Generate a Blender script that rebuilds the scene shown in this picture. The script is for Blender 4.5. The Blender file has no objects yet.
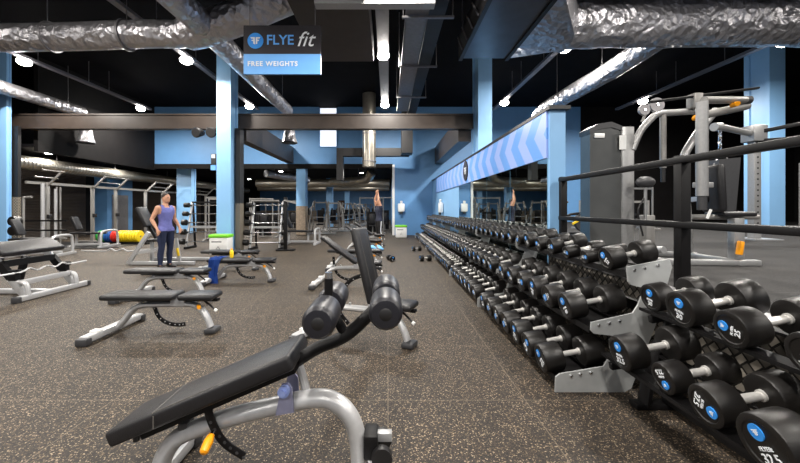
import bpy, bmesh, math, random
from mathutils import Vector, Matrix, noise
random.seed(7)
C = bpy.context.scene.collection
PI = math.pi
V = Vector
CAM_H, FPX, VX, VY = 1.4, 350.0, 388.0, 208.0

def at(px, py, Y):
    return V(((px-VX)*Y/FPX, Y, CAM_H-(py-VY)*Y/FPX))

# ------------------------------------------------------------------ materials
def srgb(r, g, b):
    f = lambda c: (c/255/12.92) if c/255 <= .04045 else ((c/255+.055)/1.055)**2.4
    return (f(r), f(g), f(b), 1)

def mat(name, col, rough=.5, metal=0, noise_amt=0, nscale=20, bump=0, bscale=60, emit=None, estr=0, spec=.5, coat=0, coords='Object'):
    m = bpy.data.materials.new(name); m.use_nodes = True
    nt = m.node_tree; b = nt.nodes['Principled BSDF']
    b.inputs['Base Color'].default_value = col
    b.inputs['Roughness'].default_value = rough
    b.inputs['Metallic'].default_value = metal
    b.inputs['Specular IOR Level'].default_value = spec
    if coat: b.inputs['Coat Weight'].default_value = coat
    if emit:
        b.inputs['Emission Color'].default_value = emit
        b.inputs['Emission Strength'].default_value = estr
    tc = nt.nodes.new('ShaderNodeTexCoord')
    if noise_amt:
        n = nt.nodes.new('ShaderNodeTexNoise'); n.inputs['Scale'].default_value = nscale; n.inputs['Detail'].default_value = 4
        nt.links.new(tc.outputs[coords], n.inputs['Vector'])
        r = nt.nodes.new('ShaderNodeValToRGB')
        lo = [c*(1-noise_amt) for c in col[:3]]+[1]; hi = [min(1, c*(1+noise_amt)) for c in col[:3]]+[1]
        r.color_ramp.elements[0].position = .3; r.color_ramp.elements[0].color = lo
        r.color_ramp.elements[1].position = .7; r.color_ramp.elements[1].color = hi
        nt.links.new(n.outputs['Fac'], r.inputs['Fac']); nt.links.new(r.outputs['Color'], b.inputs['Base Color'])
    if bump:
        n = nt.nodes.new('ShaderNodeTexNoise'); n.inputs['Scale'].default_value = bscale; n.inputs['Detail'].default_value = 3
        nt.links.new(tc.outputs[coords], n.inputs['Vector'])
        bp = nt.nodes.new('ShaderNodeBump'); bp.inputs['Strength'].default_value = bump; bp.inputs['Distance'].default_value = .01
        nt.links.new(n.outputs['Fac'], bp.inputs['Height']); nt.links.new(bp.outputs['Normal'], b.inputs['Normal'])
    return m

def ramp(nt, stops, interp='LINEAR'):
    r = nt.nodes.new('ShaderNodeValToRGB'); r.color_ramp.interpolation = interp
    e = r.color_ramp.elements
    while len(e) < len(stops): e.new(.5)
    for i, (p, c) in enumerate(stops): e[i].position = p; e[i].color = c
    return r

M = {}
M['silver'] = mat('silver_powdercoat', srgb(178, 178, 179), .36, .35, .06, 30)
M['silver_mid'] = mat('mid_grey_powdercoat', srgb(150, 150, 150), .38, .4, .06, 30)
M['silver_far'] = mat('grey_powdercoat', srgb(138, 136, 133), .42, .35, .08, 30)
M['steel_plate'] = mat('grey_plate_steel', srgb(174, 176, 176), .4, .35, .05, 15)
M['handle'] = mat('satin_chrome', srgb(214, 212, 208), .34, .55, .03, 40)
M['chrome'] = mat('chrome', srgb(225, 225, 225), .16, 1, .03, 40)
M['vinyl'] = mat('black_vinyl', srgb(27, 26, 28), .42, 0, .1, 30, .15, 220, spec=.42)
M['vinyl_blue'] = mat('roller_foam', srgb(24, 24, 30), .4, 0, .1, 30, .1, 160, spec=.55)
M['stitch'] = mat('grey_stitching', srgb(96, 92, 88), .7, 0, .1, 80)
M['rubber'] = mat('dumbbell_rubber', srgb(21, 19, 18), .4, 0, .12, 40, .08, 200, spec=.4)
M['black'] = mat('black_paint', srgb(24, 23, 24), .45, 0, .12, 20)
M['black_steel'] = mat('black_steel', srgb(14, 13, 14), .5, 0, .1, 20, spec=.22)
M['darkgrey'] = mat('dark_grey_plastic', srgb(52, 52, 54), .45, 0, .1, 20)
M['orange'] = mat('orange_plastic', srgb(246, 160, 20), .35, 0, .05, 20)
M['yellow'] = mat('yellow_plastic', srgb(236, 200, 30), .4, 0, .05, 20)
M['white'] = mat('white_plastic', srgb(232, 232, 230), .4, 0, .03, 20)
M['green'] = mat('green_plastic', srgb(118, 205, 40), .4, 0, .05, 20)
M['lilac'] = mat('pale_lilac_steel', srgb(150, 152, 180), .38, .4, .05, 40)
M['bolt_blue'] = mat('pale_blue_cap', srgb(150, 168, 225), .3, .2, .05, 40)
M['blue_emblem'] = mat('blue_emblem', srgb(50, 140, 225), .35, 0, .03, 40)
M['white_print'] = mat('white_print', srgb(225, 228, 232), .5, 0, .03, 60)
M['brown'] = mat('brown_beam_paint', srgb(58, 50, 45), .38, .1, .18, 3, coords='Object')
M['ceil'] = mat('black_ceiling', srgb(13, 12, 15), .9, 0, .25, 2, spec=.1)
M['wall_black'] = mat('black_wall', srgb(19, 17, 17), .7, 0, .2, 3, spec=.2)
M['blue'] = mat('blue_wall_paint', srgb(98, 148, 198), .5, 0, .04, 2)
M['blue_col'] = mat('pale_blue_column_paint', srgb(132, 180, 224), .42, 0, .03, 2)
M['navy'] = mat('navy_fabric', srgb(18, 29, 58), .85, 0, .15, 30)
M['navytop'] = mat('dark_navy_fabric', srgb(36, 40, 58), .85, 0, .15, 30)
M['purple'] = mat('purple_fabric', srgb(104, 108, 172), .85, 0, .1, 30)
M['skin'] = mat('skin', srgb(196, 146, 118), .55, 0, .06, 30)
M['hair'] = mat('dark_hair', srgb(46, 34, 28), .7, 0, .2, 60)
M['towel'] = mat('blue_towel', srgb(30, 70, 150), .95, 0, .15, 60, .4, 120)
M['ltblue'] = mat('light_blue_fabric', srgb(110, 170, 220), .9, 0, .1, 60)
M['red'] = mat('red_rubber', srgb(205, 48, 36), .4, 0, .05, 20)
M['pgreen'] = mat('green_rubber', srgb(52, 158, 60), .4, 0, .05, 20)
M['pblue'] = mat('blue_rubber', srgb(36, 84, 150), .4, 0, .05, 20)
M['pyellow'] = mat('yellow_rubber', srgb(226, 196, 28), .4, 0, .05, 20)
M['spiral'] = mat('bare_duct_metal', srgb(178, 172, 160), .3, .85, .08, 6)
M['tray_metal'] = mat('galvanised_metal', srgb(140, 138, 140), .4, .7, .1, 10)
M['track'] = mat('track_housing', srgb(120, 118, 124), .45, .4, .08, 6)
M['unit'] = mat('air_unit_panel', srgb(92, 96, 104), .3, .6, .12, 3)
M['lens'] = mat('lamp_lens', (1, 1, 1, 1), .5, emit=(1, .95, .86, 1), estr=45)
M['day'] = mat('window_daylight', (1, 1, 1, 1), .5, emit=(.86, .9, 1, 1), estr=1.1)
M['sign_letter'] = mat('sign_letter_blue', srgb(92, 160, 232), .4, 0, .03, 40)
M['sign_black'] = mat('sign_black', srgb(32, 28, 34), .4, 0, .05, 5)
M['sign_blue'] = mat('sign_blue', srgb(106, 168, 232), .4, 0, .03, 5)
M['door'] = mat('brown_door', srgb(72, 44, 34), .5, 0, .15, 8)
M['shroud'] = mat('smoked_shroud', srgb(92, 93, 92), .22, .35, .08, 3)
M['wood'] = mat('wood_platform', srgb(206, 160, 70), .5, 0, .15, 12)
M['beige'] = mat('beige_concrete', srgb(150, 134, 116), .7, 0, .25, 14)
M['screen'] = mat('monitor_screen', srgb(190, 198, 206), .2, 0, .05, 20)

def spin_spiral(m):
    nt = m.node_tree; b = nt.nodes['Principled BSDF']
    tc = nt.nodes.new('ShaderNodeTexCoord'); w = nt.nodes.new('ShaderNodeTexWave')
    w.bands_direction = 'Y'; w.inputs['Scale'].default_value = 2.2; w.inputs['Distortion'].default_value = .2
    bp = nt.nodes.new('ShaderNodeBump'); bp.inputs['Strength'].default_value = .5; bp.inputs['Distance'].default_value = .02
    nt.links.new(tc.outputs['Object'], w.inputs['Vector']); nt.links.new(w.outputs['Fac'], bp.inputs['Height'])
    nt.links.new(bp.outputs['Normal'], b.inputs['Normal'])
spin_spiral(M['spiral'])

def make_foil():
    m = bpy.data.materials.new('wrinkled_foil'); m.use_nodes = True; nt = m.node_tree; b = nt.nodes['Principled BSDF']
    b.inputs['Base Color'].default_value = srgb(196, 194, 198); b.inputs['Metallic'].default_value = .85; b.inputs['Roughness'].default_value = .34
    tc = nt.nodes.new('ShaderNodeTexCoord')
    n1 = nt.nodes.new('ShaderNodeTexNoise'); n1.inputs['Scale'].default_value = 3.2; n1.inputs['Detail'].default_value = 6; n1.inputs['Distortion'].default_value = .6
    v = nt.nodes.new('ShaderNodeTexVoronoi'); v.inputs['Scale'].default_value = 7; v.feature = 'F1'
    nt.links.new(tc.outputs['Object'], n1.inputs['Vector']); nt.links.new(tc.outputs['Object'], v.inputs['Vector'])
    add = nt.nodes.new('ShaderNodeMath'); add.operation = 'MULTIPLY_ADD'; add.inputs[1].default_value = .35
    nt.links.new(v.outputs['Distance'], add.inputs[0]); nt.links.new(n1.outputs['Fac'], add.inputs[2])
    bp = nt.nodes.new('ShaderNodeBump'); bp.inputs['Strength'].default_value = .85; bp.inputs['Distance'].default_value = .13
    nt.links.new(add.outputs[0], bp.inputs['Height']); nt.links.new(bp.outputs['Normal'], b.inputs['Normal'])
    return m
M['foil'] = make_foil()

def make_floor(name, cols, scale, seam, seamcol, rough=.62):
    m = bpy.data.materials.new(name); m.use_nodes = True; nt = m.node_tree; b = nt.nodes['Principled BSDF']
    b.inputs['Roughness'].default_value = rough; b.inputs['Specular IOR Level'].default_value = .35
    tc = nt.nodes.new('ShaderNodeTexCoord')
    v = nt.nodes.new('ShaderNodeTexVoronoi'); v.inputs['Scale'].default_value = scale; v.inputs['Randomness'].default_value = 1
    nt.links.new(tc.outputs['Object'], v.inputs['Vector'])
    sep = nt.nodes.new('ShaderNodeSeparateColor'); nt.links.new(v.outputs['Color'], sep.inputs[0])
    r = ramp(nt, cols, 'CONSTANT'); nt.links.new(sep.outputs[0], r.inputs['Fac'])
    n = nt.nodes.new('ShaderNodeTexNoise'); n.inputs['Scale'].default_value = .8; n.inputs['Detail'].default_value = 5
    nt.links.new(tc.outputs['Object'], n.inputs['Vector'])
    r2 = ramp(nt, [(.3, (.8, .8, .8, 1)), (.7, (1.15, 1.12, 1.1, 1))]); nt.links.new(n.outputs['Fac'], r2.inputs['Fac'])
    mx = nt.nodes.new('ShaderNodeMix'); mx.data_type = 'RGBA'; mx.blend_type = 'MULTIPLY'; mx.inputs[0].default_value = 1
    nt.links.new(r.outputs['Color'], mx.inputs[6]); nt.links.new(r2.outputs['Color'], mx.inputs[7])
    br = nt.nodes.new('ShaderNodeTexBrick'); br.inputs['Scale'].default_value = 1; br.inputs['Mortar Size'].default_value = .004
    br.inputs['Brick Width'].default_value = seam[0]; br.inputs['Row Height'].default_value = seam[1]; br.offset = 0
    mp = nt.nodes.new('ShaderNodeMapping'); mp.inputs['Location'].default_value = (seam[2], seam[3], 0)
    nt.links.new(tc.outputs['Object'], mp.inputs['Vector']); nt.links.new(mp.outputs['Vector'], br.inputs['Vector'])
    mx2 = nt.nodes.new('ShaderNodeMix'); mx2.data_type = 'RGBA'; mx2.inputs[7].default_value = seamcol
    sc = nt.nodes.new('ShaderNodeMath'); sc.operation = 'MULTIPLY'; sc.inputs[1].default_value = .45
    nt.links.new(br.outputs['Fac'], sc.inputs[0]); nt.links.new(sc.outputs[0], mx2.inputs[0])
    nt.links.new(mx.outputs[2], mx2.inputs[6]); nt.links.new(mx2.outputs[2], b.inputs['Base Color'])
    bp = nt.nodes.new('ShaderNodeBump'); bp.inputs['Strength'].default_value = .35; bp.inputs['Distance'].default_value = .004
    nt.links.new(sep.outputs[0], bp.inputs['Height']); nt.links.new(bp.outputs['Normal'], b.inputs['Normal'])
    return m
M['floor'] = make_floor('speckled_rubber_floor', [(0, srgb(25, 22, 19)), (.4, srgb(42, 36, 30)), (.68, srgb(63, 53, 43)), (.85, srgb(98, 83, 65)), (.93, srgb(146, 131, 110))], 150, (1.0, 1.0, .0, .45), srgb(120, 108, 92))
M['deckfloor'] = make_floor('grey_rubber_deck_floor', [(0, srgb(29, 28, 28)), (.5, srgb(38, 37, 37)), (.85, srgb(50, 49, 48)), (.97, srgb(68, 66, 64))], 130, (2.0, .5, 0, .1), srgb(80, 78, 76), .85)

def make_tread():
    m = bpy.data.materials.new('checker_tread_plate'); m.use_nodes = True; nt = m.node_tree; b = nt.nodes['Principled BSDF']
    tc = nt.nodes.new('ShaderNodeTexCoord'); mp = nt.nodes.new('ShaderNodeMapping')
    # plate lies in the YZ plane: bring Y,Z into the texture plane and turn it by 45 degrees
    comb = nt.nodes.new('ShaderNodeCombineXYZ'); sp = nt.nodes.new('ShaderNodeSeparateXYZ')
    nt.links.new(tc.outputs['Object'], sp.inputs[0]); nt.links.new(sp.outputs['Y'], comb.inputs['X']); nt.links.new(sp.outputs['Z'], comb.inputs['Y'])
    mp.inputs['Rotation'].default_value = (0, 0, PI/4)
    nt.links.new(comb.outputs[0], mp.inputs['Vector'])
    s2 = nt.nodes.new('ShaderNodeSeparateXYZ'); nt.links.new(mp.outputs['Vector'], s2.inputs[0])
    def mth(op, a, bb=None):
        n = nt.nodes.new('ShaderNodeMath'); n.operation = op
        for i, q in enumerate((a, bb)):
            if q is None: continue
            if isinstance(q, (int, float)): n.inputs[i].default_value = q
            else: nt.links.new(q, n.inputs[i])
        return n.outputs[0]
    u = mth('MULTIPLY', s2.outputs['X'], 15); v = mth('MULTIPLY', s2.outputs['Y'], 15)
    par = mth('MODULO', mth('ADD', mth('ADD', mth('FLOOR', u), mth('FLOOR', v)), 1000), 2)
    fu = mth('ABSOLUTE', mth('SUBTRACT', mth('FRACT', u), .5)); fv = mth('ABSOLUTE', mth('SUBTRACT', mth('FRACT', v), .5))
    m1 = mth('MULTIPLY', mth('LESS_THAN', fu, .46), mth('LESS_THAN', fv, .34))
    lite = mth('MULTIPLY', m1, par)
    m0 = mth('MULTIPLY', mth('LESS_THAN', fu, .34), mth('LESS_THAN', fv, .46))
    mid = mth('MULTIPLY', mth('MULTIPLY', m0, mth('SUBTRACT', 1, par)), .25)
    h = mth('ADD', lite, mid)
    r = ramp(nt, [(0, srgb(34, 32, 31)), (1, srgb(176, 168, 156))]); nt.links.new(h, r.inputs['Fac'])
    nt.links.new(r.outputs['Color'], b.inputs['Base Color'])
    b.inputs['Metallic'].default_value = .45; b.inputs['Roughness'].default_value = .42
    bp = nt.nodes.new('ShaderNodeBump'); bp.inputs['Strength'].default_value = .5; bp.inputs['Distance'].default_value = .01
    nt.links.new(h, bp.inputs['Height']); nt.links.new(bp.outputs['Normal'], b.inputs['Normal'])
    return m
M['tread'] = make_tread()

def make_chevron():
    m = bpy.data.materials.new('chevron_print'); m.use_nodes = True; nt = m.node_tree; b = nt.nodes['Principled BSDF']
    tc = nt.nodes.new('ShaderNodeTexCoord'); sp = nt.nodes.new('ShaderNodeSeparateXYZ'); nt.links.new(tc.outputs['Object'], sp.inputs[0])
    def mth(op, a, bb=None, c=None):
        n = nt.nodes.new('ShaderNodeMath'); n.operation = op
        for i, s in enumerate((a, bb, c)):
            if s is None: continue
            if isinstance(s, (int, float)): n.inputs[i].default_value = s
            else: nt.links.new(s, n.inputs[i])
        return n.outputs[0]
    d = mth('ABSOLUTE', mth('SUBTRACT', sp.outputs['Z'], 2.47))
    s = mth('MULTIPLY_ADD', d, .95, sp.outputs['Y'])
    f = mth('FRACT', mth('DIVIDE', s, .68))
    g = mth('GREATER_THAN', f, .5)
    mx = nt.nodes.new('ShaderNodeMix'); mx.data_type = 'RGBA'; mx.inputs[6].default_value = srgb(104, 156, 226); mx.inputs[7].default_value = srgb(150, 174, 232)
    nt.links.new(g, mx.inputs[0]); nt.links.new(mx.outputs[2], b.inputs['Base Color']); b.inputs['Roughness'].default_value = .4
    return m
M['chevron'] = make_chevron()

def make_slat(name, col, sc=9):
    m = mat(name, col, .5, .2, .1, 3); nt = m.node_tree; b = nt.nodes['Principled BSDF']
    tc = nt.nodes.new('ShaderNodeTexCoord'); w = nt.nodes.new('ShaderNodeTexWave'); w.bands_direction = 'Z'; w.inputs['Scale'].default_value = sc*.5
    bp = nt.nodes.new('ShaderNodeBump'); bp.inputs['Strength'].default_value = 1; bp.inputs['Distance'].default_value = .05
    nt.links.new(tc.outputs['Object'], w.inputs['Vector']); nt.links.new(w.outputs['Fac'], bp.inputs['Height']); nt.links.new(bp.outputs['Normal'], b.inputs['Normal'])
    return m
M['shutter'] = make_slat('black_roller_shutter', srgb(78, 70, 64))
def make_check(name, c1, c2, sc):
    m = mat(name, c1, .6); nt = m.node_tree; b = nt.nodes['Principled BSDF']
    tc = nt.nodes.new('ShaderNodeTexCoord'); ch = nt.nodes.new('ShaderNodeTexChecker'); ch.inputs['Scale'].default_value = sc
    ch.inputs['Color1'].default_value = c1; ch.inputs['Color2'].default_value = c2
    nt.links.new(tc.outputs['Object'], ch.inputs['Vector']); nt.links.new(ch.outputs['Color'], b.inputs['Base Color'])
    return m
M['meshpanel'] = make_check('perforated_panel', srgb(150, 140, 124), srgb(50, 46, 42), 22)
mm = bpy.data.materials.new('mirror_glass'); mm.use_nodes = True
b_ = mm.node_tree.nodes['Principled BSDF']; b_.inputs['Metallic'].default_value = 1; b_.inputs['Roughness'].default_value = .015; b_.inputs['Base Color'].default_value = srgb(214, 224, 222)
M['mirror'] = mm

# ------------------------------------------------------------------ mesh helpers
class MB:
    def __init__(s): s.bm = bmesh.new()
    def box(s, c, size, rot=None, bev=0, seg=2):
        r = bmesh.ops.create_cube(s.bm, size=1); vs = r['verts']
        bmesh.ops.scale(s.bm, verts=vs, vec=V(size))
        if bev:
            es = list({e for v in vs for e in v.link_edges})
            g = bmesh.ops.bevel(s.bm, geom=es, offset=min(bev, min(size)*.49), segments=seg, affect='EDGES', profile=.5)
            vs = list({v for f in g['faces'] for v in f.verts} | {v for v in vs if v.is_valid})
            # include every vertex of the island
            seen = set(vs); st = list(vs)
            while st:
                v = st.pop()
                for e in v.link_edges:
                    o = e.other_vert(v)
                    if o not in seen: seen.add(o); st.append(o)
            vs = list(seen)
        mt = (rot.to_4x4() if rot is not None else Matrix())
        mt = Matrix.Translation(V(c)) @ mt
        bmesh.ops.transform(s.bm, matrix=mt, verts=vs)
        return s
    def b2(s, x0, x1, y0, y1, z0, z1, bev=0):
        return s.box(((x0+x1)/2, (y0+y1)/2, (z0+z1)/2), (abs(x1-x0), abs(y1-y0), abs(z1-z0)), None, bev)
    def beam(s, p0, p1, w, h, bev=0, up=(0, 0, 1)):     # rectangular bar between two points
        p0, p1 = V(p0), V(p1); d = p1-p0; L = d.length; d.normalize(); u = V(up)
        if abs(d.dot(u)) > .99: u = V((0, 1, 0))
        sd = u.cross(d).normalized(); u = d.cross(sd).normalized()
        R = Matrix((d, sd, u)).transposed()
        return s.box((p0+p1)/2, (L, w, h), R, bev)
    def cyl(s, p0, p1, r, r2=None, seg=16, cap=True):
        return s.loft([(V(p0), r), (V(p1), r if r2 is None else r2)], seg, cap)
    def loft(s, rings, seg=16, cap=True):               # rings along a straight axis
        ax = (rings[-1][0]-rings[0][0]).normalized()
        u = ax.orthogonal().normalized(); w = ax.cross(u)
        rs = []
        for p, r in rings:
            rs.append([s.bm.verts.new(p+(u*math.cos(a)+w*math.sin(a))*max(r, 1e-4)) for a in [2*PI*i/seg for i in range(seg)]])
        for a, b in zip(rs, rs[1:]):
            for i in range(seg): s.bm.faces.new((a[i], a[(i+1) % seg], b[(i+1) % seg], b[i]))
        if cap:
            s.bm.faces.new(rs[0][::-1]); s.bm.faces.new(rs[-1])
        return s
    def tube(s, pts, r, seg=10, ry=None, sub=5, up=(0, 1, 0), cap=True, rad=None, wob=0):
        pts = [V(p) for p in pts]
        if sub > 1 and len(pts) > 2:
            P = [pts[0]*2-pts[1]]+pts+[pts[-1]*2-pts[-2]]; out = []
            for i in range(1, len(P)-2):
                for k in range(sub):
                    t = k/sub; a, b, c, d = P[i-1], P[i], P[i+1], P[i+2]
                    out.append(.5*((2*b)+(c-a)*t+(2*a-5*b+4*c-d)*t*t+(3*b-a-3*c+d)*t**3))
            out.append(pts[-1]); pts = out
        n = len(pts); rs = []; ry = ry or r; u0 = V(up)
        for i, p in enumerate(pts):
            d = (pts[min(i+1, n-1)]-pts[max(i-1, 0)]).normalized()
            sd = u0-d*u0.dot(d)
            if sd.length < .05: sd = d.orthogonal()
            sd.normalize(); w = d.cross(sd); k = rad(i/(n-1)) if rad else 1
            ring = []
            for j in range(seg):
                a = 2*PI*(j+.5)/seg; q = 1
                if wob: q = 1+wob*noise.noise(V((i*.45, j*1.1, r*37)))
                ring.append(s.bm.verts.new(p+sd*(math.cos(a)*ry*k*q)+w*(math.sin(a)*r*k*q)))
            rs.append(ring)
        for a, b in zip(rs, rs[1:]):
            for i in range(seg): s.bm.faces.new((a[i], a[(i+1) % seg], b[(i+1) % seg], b[i]))
        if cap: s.bm.faces.new(rs[0][::-1]); s.bm.faces.new(rs[-1])
        return s
    def prism(s, outline, axis, a, b):                  # outline in the plane across axis ('x','y','z')
        def mk(u, v, t): return {'x': (t, u, v), 'y': (u, t, v), 'z': (u, v, t)}[axis]
        A = [s.bm.verts.new(mk(u, v, a)) for u, v in outline]; B = [s.bm.verts.new(mk(u, v, b)) for u, v in outline]
        n = len(A); s.bm.faces.new(A); s.bm.faces.new(B[::-1])
        for i in range(n): s.bm.faces.new((A[i], B[i], B[(i+1) % n], A[(i+1) % n]))
        return s
    def ball(s, c, r, seg=16, scale=(1, 1, 1), rot=None):
        g = bmesh.ops.create_uvsphere(s.bm, u_segments=seg, v_segments=seg//2+2, radius=r)
        mt = Matrix.Translation(V(c)) @ (rot.to_4x4() if rot is not None else Matrix()) @ Matrix.Diagonal((*scale, 1))
        bmesh.ops.transform(s.bm, matrix=mt, verts=g['verts']); return s
    def second(s):                                      # faces added after this call take the second material
        s.n0 = set(s.bm.faces); return s
    def build(s, name, m, parent=None, world=False, smooth=True, m2=None):
        if m2 is not None:
            for f in s.bm.faces:
                if f not in s.n0: f.material_index = 1
        if world and parent is not None:
            root = parent
            while root.parent: root = root.parent
            s.bm.transform(root.matrix_basis.inverted())
        bmesh.ops.recalc_face_normals(s.bm, faces=s.bm.faces)
        me = bpy.data.meshes.new(name); s.bm.to_mesh(me); s.bm.free()
        me.materials.append(m)
        if m2 is not None: me.materials.append(m2)
        if smooth:
            for p in me.polygons: p.use_smooth = True
            sharp(me)
        o = bpy.data.objects.new(name, me); C.objects.link(o)
        if parent is not None: o.parent = parent
        return o
def sharp(me, ang=.6):
    bm = bmesh.new(); bm.from_mesh(me)
    for e in bm.edges:
        if len(e.link_faces) == 2: e.smooth = e.calc_face_angle(0) < ang
    bm.to_mesh(me); bm.free()

def tag(o, label, cat, group=None, kind=None):
    o['label'] = label; o['category'] = cat
    if group: o['group'] = group
    if kind: o['kind'] = kind
    return o
def thing(name, label, cat, loc=(0, 0, 0), rz=0, group=None):
    o = bpy.data.objects.new(name, None); C.objects.link(o); o.empty_display_size = .1
    o.location = loc; o.rotation_euler = (0, 0, rz)
    o.matrix_basis = Matrix.Translation(V(loc)) @ Matrix.Rotation(rz, 4, 'Z')
    return tag(o, label, cat, group)
def struct(name, mb, m, smooth=False):
    o = mb.build(name, m, smooth=smooth); o['kind'] = 'structure'; return o
KIDS = {}
def copy_tree(o, parent=None):
    c = o.copy(); C.objects.link(c); c.parent = parent
    for ch in list(o.children): copy_tree(ch, c)
    return c
def dup(root, loc, rz, label, group=None):
    c = copy_tree(root); c.location = loc; c.rotation_euler = (0, 0, rz); c['label'] = label
    if group: c['group'] = group
    return c
def text_mesh(body, size, extr=.001, shear=0, offset=0, space=1, align='CENTER'):
    cu = bpy.data.curves.new('t', 'FONT'); cu.body = body; cu.size = size; cu.extrude = extr; cu.align_x = align; cu.align_y = 'CENTER'
    cu.shear = shear; cu.offset = offset; cu.space_character = space; cu.resolution_u = 3
    ob = bpy.data.objects.new('t', cu); C.objects.link(ob)
    dg = bpy.context.evaluated_depsgraph_get(); me = bpy.data.meshes.new_from_object(ob.evaluated_get(dg))
    bpy.data.objects.remove(ob); return me
def text(name, body, size, m, parent, mtx, **k):
    me = text_mesh(body, size, **k); me.transform(mtx); me.materials.clear(); me.materials.append(m); me.name = name
    o = bpy.data.objects.new(name, me); C.objects.link(o); o.parent = parent; return o
def frame(px, py, pz, x, y, z):                         # matrix with columns x,y,z and an origin
    return Matrix(((x[0], y[0], z[0], px), (x[1], y[1], z[1], py), (x[2], y[2], z[2], pz), (0, 0, 0, 1)))
ORD = ['first', 'second', 'third', 'fourth', 'fifth', 'sixth', 'seventh', 'eighth', 'ninth', 'tenth', 'eleventh', 'twelfth', 'thirteenth', 'fourteenth', 'fifteenth', 'sixteenth', 'seventeenth', 'eighteenth', 'nineteenth', 'twentieth']
def nth(i):
    if i < 20: return ORD[i]
    t = ['twenty', 'thirty', 'forty', 'fifty'][(i+1)//10-2]; u = (i+1) % 10
    return {'twenty': 'twentieth', 'thirty': 'thirtieth', 'forty': 'fortieth', 'fifty': 'fiftieth'}[t] if u == 0 else t+'-'+ORD[u-1]

# ------------------------------------------------------------------ the setting
ZC = 6.6
struct('floor', MB().b2(-15.5, 2.3, -4, 42, -.1, 0), M['floor'])
struct('floor_right', MB().b2(2.36, 21, -4, 18.1, .6, .7), M['deckfloor'])
struct('ceiling', MB().b2(-15.5, 21, -4, 18.2, ZC, ZC+.1), M['ceil'])
struct('ceiling_back', MB().b2(-15.5, .4, 18.2, 42, 3.6, 3.7), M['ceil'])
struct('ceiling_left', MB().b2(-15.5, -12.16, 12.0, 18.2, 3.5, 3.6), M['ceil'])
# back wall: blue bulkhead with the low opening under it, full height right of x = .3
wb = MB().b2(-12.0, -3.55, 18, 18.2, 3.6, ZC).b2(-2.6, .3, 18, 18.2, 3.6, ZC).b2(-3.55, -2.6, 18, 18.2, 3.6, 4.5).b2(.3, 9.9, 18, 18.2, 0, ZC)
struct('wall_back', wb, M['blue'])
struct('wall_back_right', MB().b2(9.9, 21, 18, 18.2, 0, ZC), M['wall_black'])
struct('wall_right', MB().b2(20.9, 21.1, -4, 18, 0, ZC), M['wall_black'])
struct('wall_far', MB().b2(-15.5, .4, 41.8, 42, 0, 3.6), M['blue'])
struct('wall_far_right', MB().b2(.3, .5, 18.2, 42, 0, 3.6), M['blue'])
struct('wall_left', MB().b2(-15.5, -15.3, -4, 42, 0, ZC), M['wall_black'])
struct('wall_left_bulkhead', MB().b2(-12.15, -12.0, 12.0, 18.1, 3.35, ZC), M['wall_black'])
struct('trim_1', MB().b2(.22, .34, 17.9, 18.2, 0, 3.62), M['white'])
struct('trim_2', MB().b2(-12, .25, 17.93, 18.0, 3.42, 3.66), M['wall_black'])
# window high in the bulkhead
w = struct('window_1', MB().b2(-3.55, -3.5, 17.95, 18.1, 4.5, 6.55).b2(-2.65, -2.6, 17.95, 18.1, 4.5, 6.55).b2(-3.5, -2.65, 17.95, 18.1, 4.5, 4.56), M['blue'])
o = MB().b2(-3.5, -2.65, 18.08, 18.1, 4.56, 6.55).build('pane', M['day'], w)
# mirrored half wall with the chevron header
struct('wall_mirror', MB().b2(2.3, 2.52, 4.97, 18, 0, 2.79), M['blue_col'])
struct('trim_3', MB().b2(2.26, 2.56, 4.9, 18, 2.79, 2.84), M['black'])
hd = MB().b2(2.27, 2.299, 5.02, 16.6, 2.12, 2.79).build('header_panel', M['chevron'], smooth=False)
tag(hd, 'long pale blue header panel with chevron stripes above the mirrors', 'wall panel')
for i, (a, b) in enumerate([(5.03, 6.55), (6.57, 8.1), (8.12, 9.65), (9.67, 11.3)]):
    o = MB().b2(2.288, 2.2985, a, b, .02, 2.115).build('wall_mirror_pane', M['mirror'], smooth=False)
    tag(o, 'frameless wall mirror pane behind the dumbbells, %s from the near pillar' % nth(i), 'mirror', 'mirror panes above the dumbbell rack')
# deck edge: tread plate with a silver nosing
struct('trim_4', MB().b2(2.28, 2.36, -4, 4.97, 0, .72), M['tread'])
struct('trim_5', MB().b2(2.27, 2.37, -4, 4.97, .72, .745), M['tray_metal'])
# shutters along the left wall, blue pier with a door
for i, (a, b) in enumerate([(11.2, 14.3), (14.5, 17.6), (20.2, 24), (24.2, 28.4)]):
    o = MB().b2(-15.27, -15.2, a, b, 0, 3.0).build('roller_shutter', M['shutter'], smooth=False)
    tag(o, 'black slatted roller shutter in the left wall, %s from the front' % nth(i), 'shutter', 'roller shutters in the left wall')
struct('wall_left_pier', MB().b2(-15.28, -14.6, 18.2, 20, 0, 3.5), M['blue'])
struct('door_1', MB().b2(-14.62, -14.55, 18.5, 19.6, 0, 2.1), M['tray_metal'])
struct('door_2', MB().b2(-5.9, -4.9, 41.7, 41.8, 0, 2.3), M['door'])
struct('trim_6', MB().b2(-15.2, -8.5, 41.75, 41.8, 0, 1.1), M['beige'])

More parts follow.
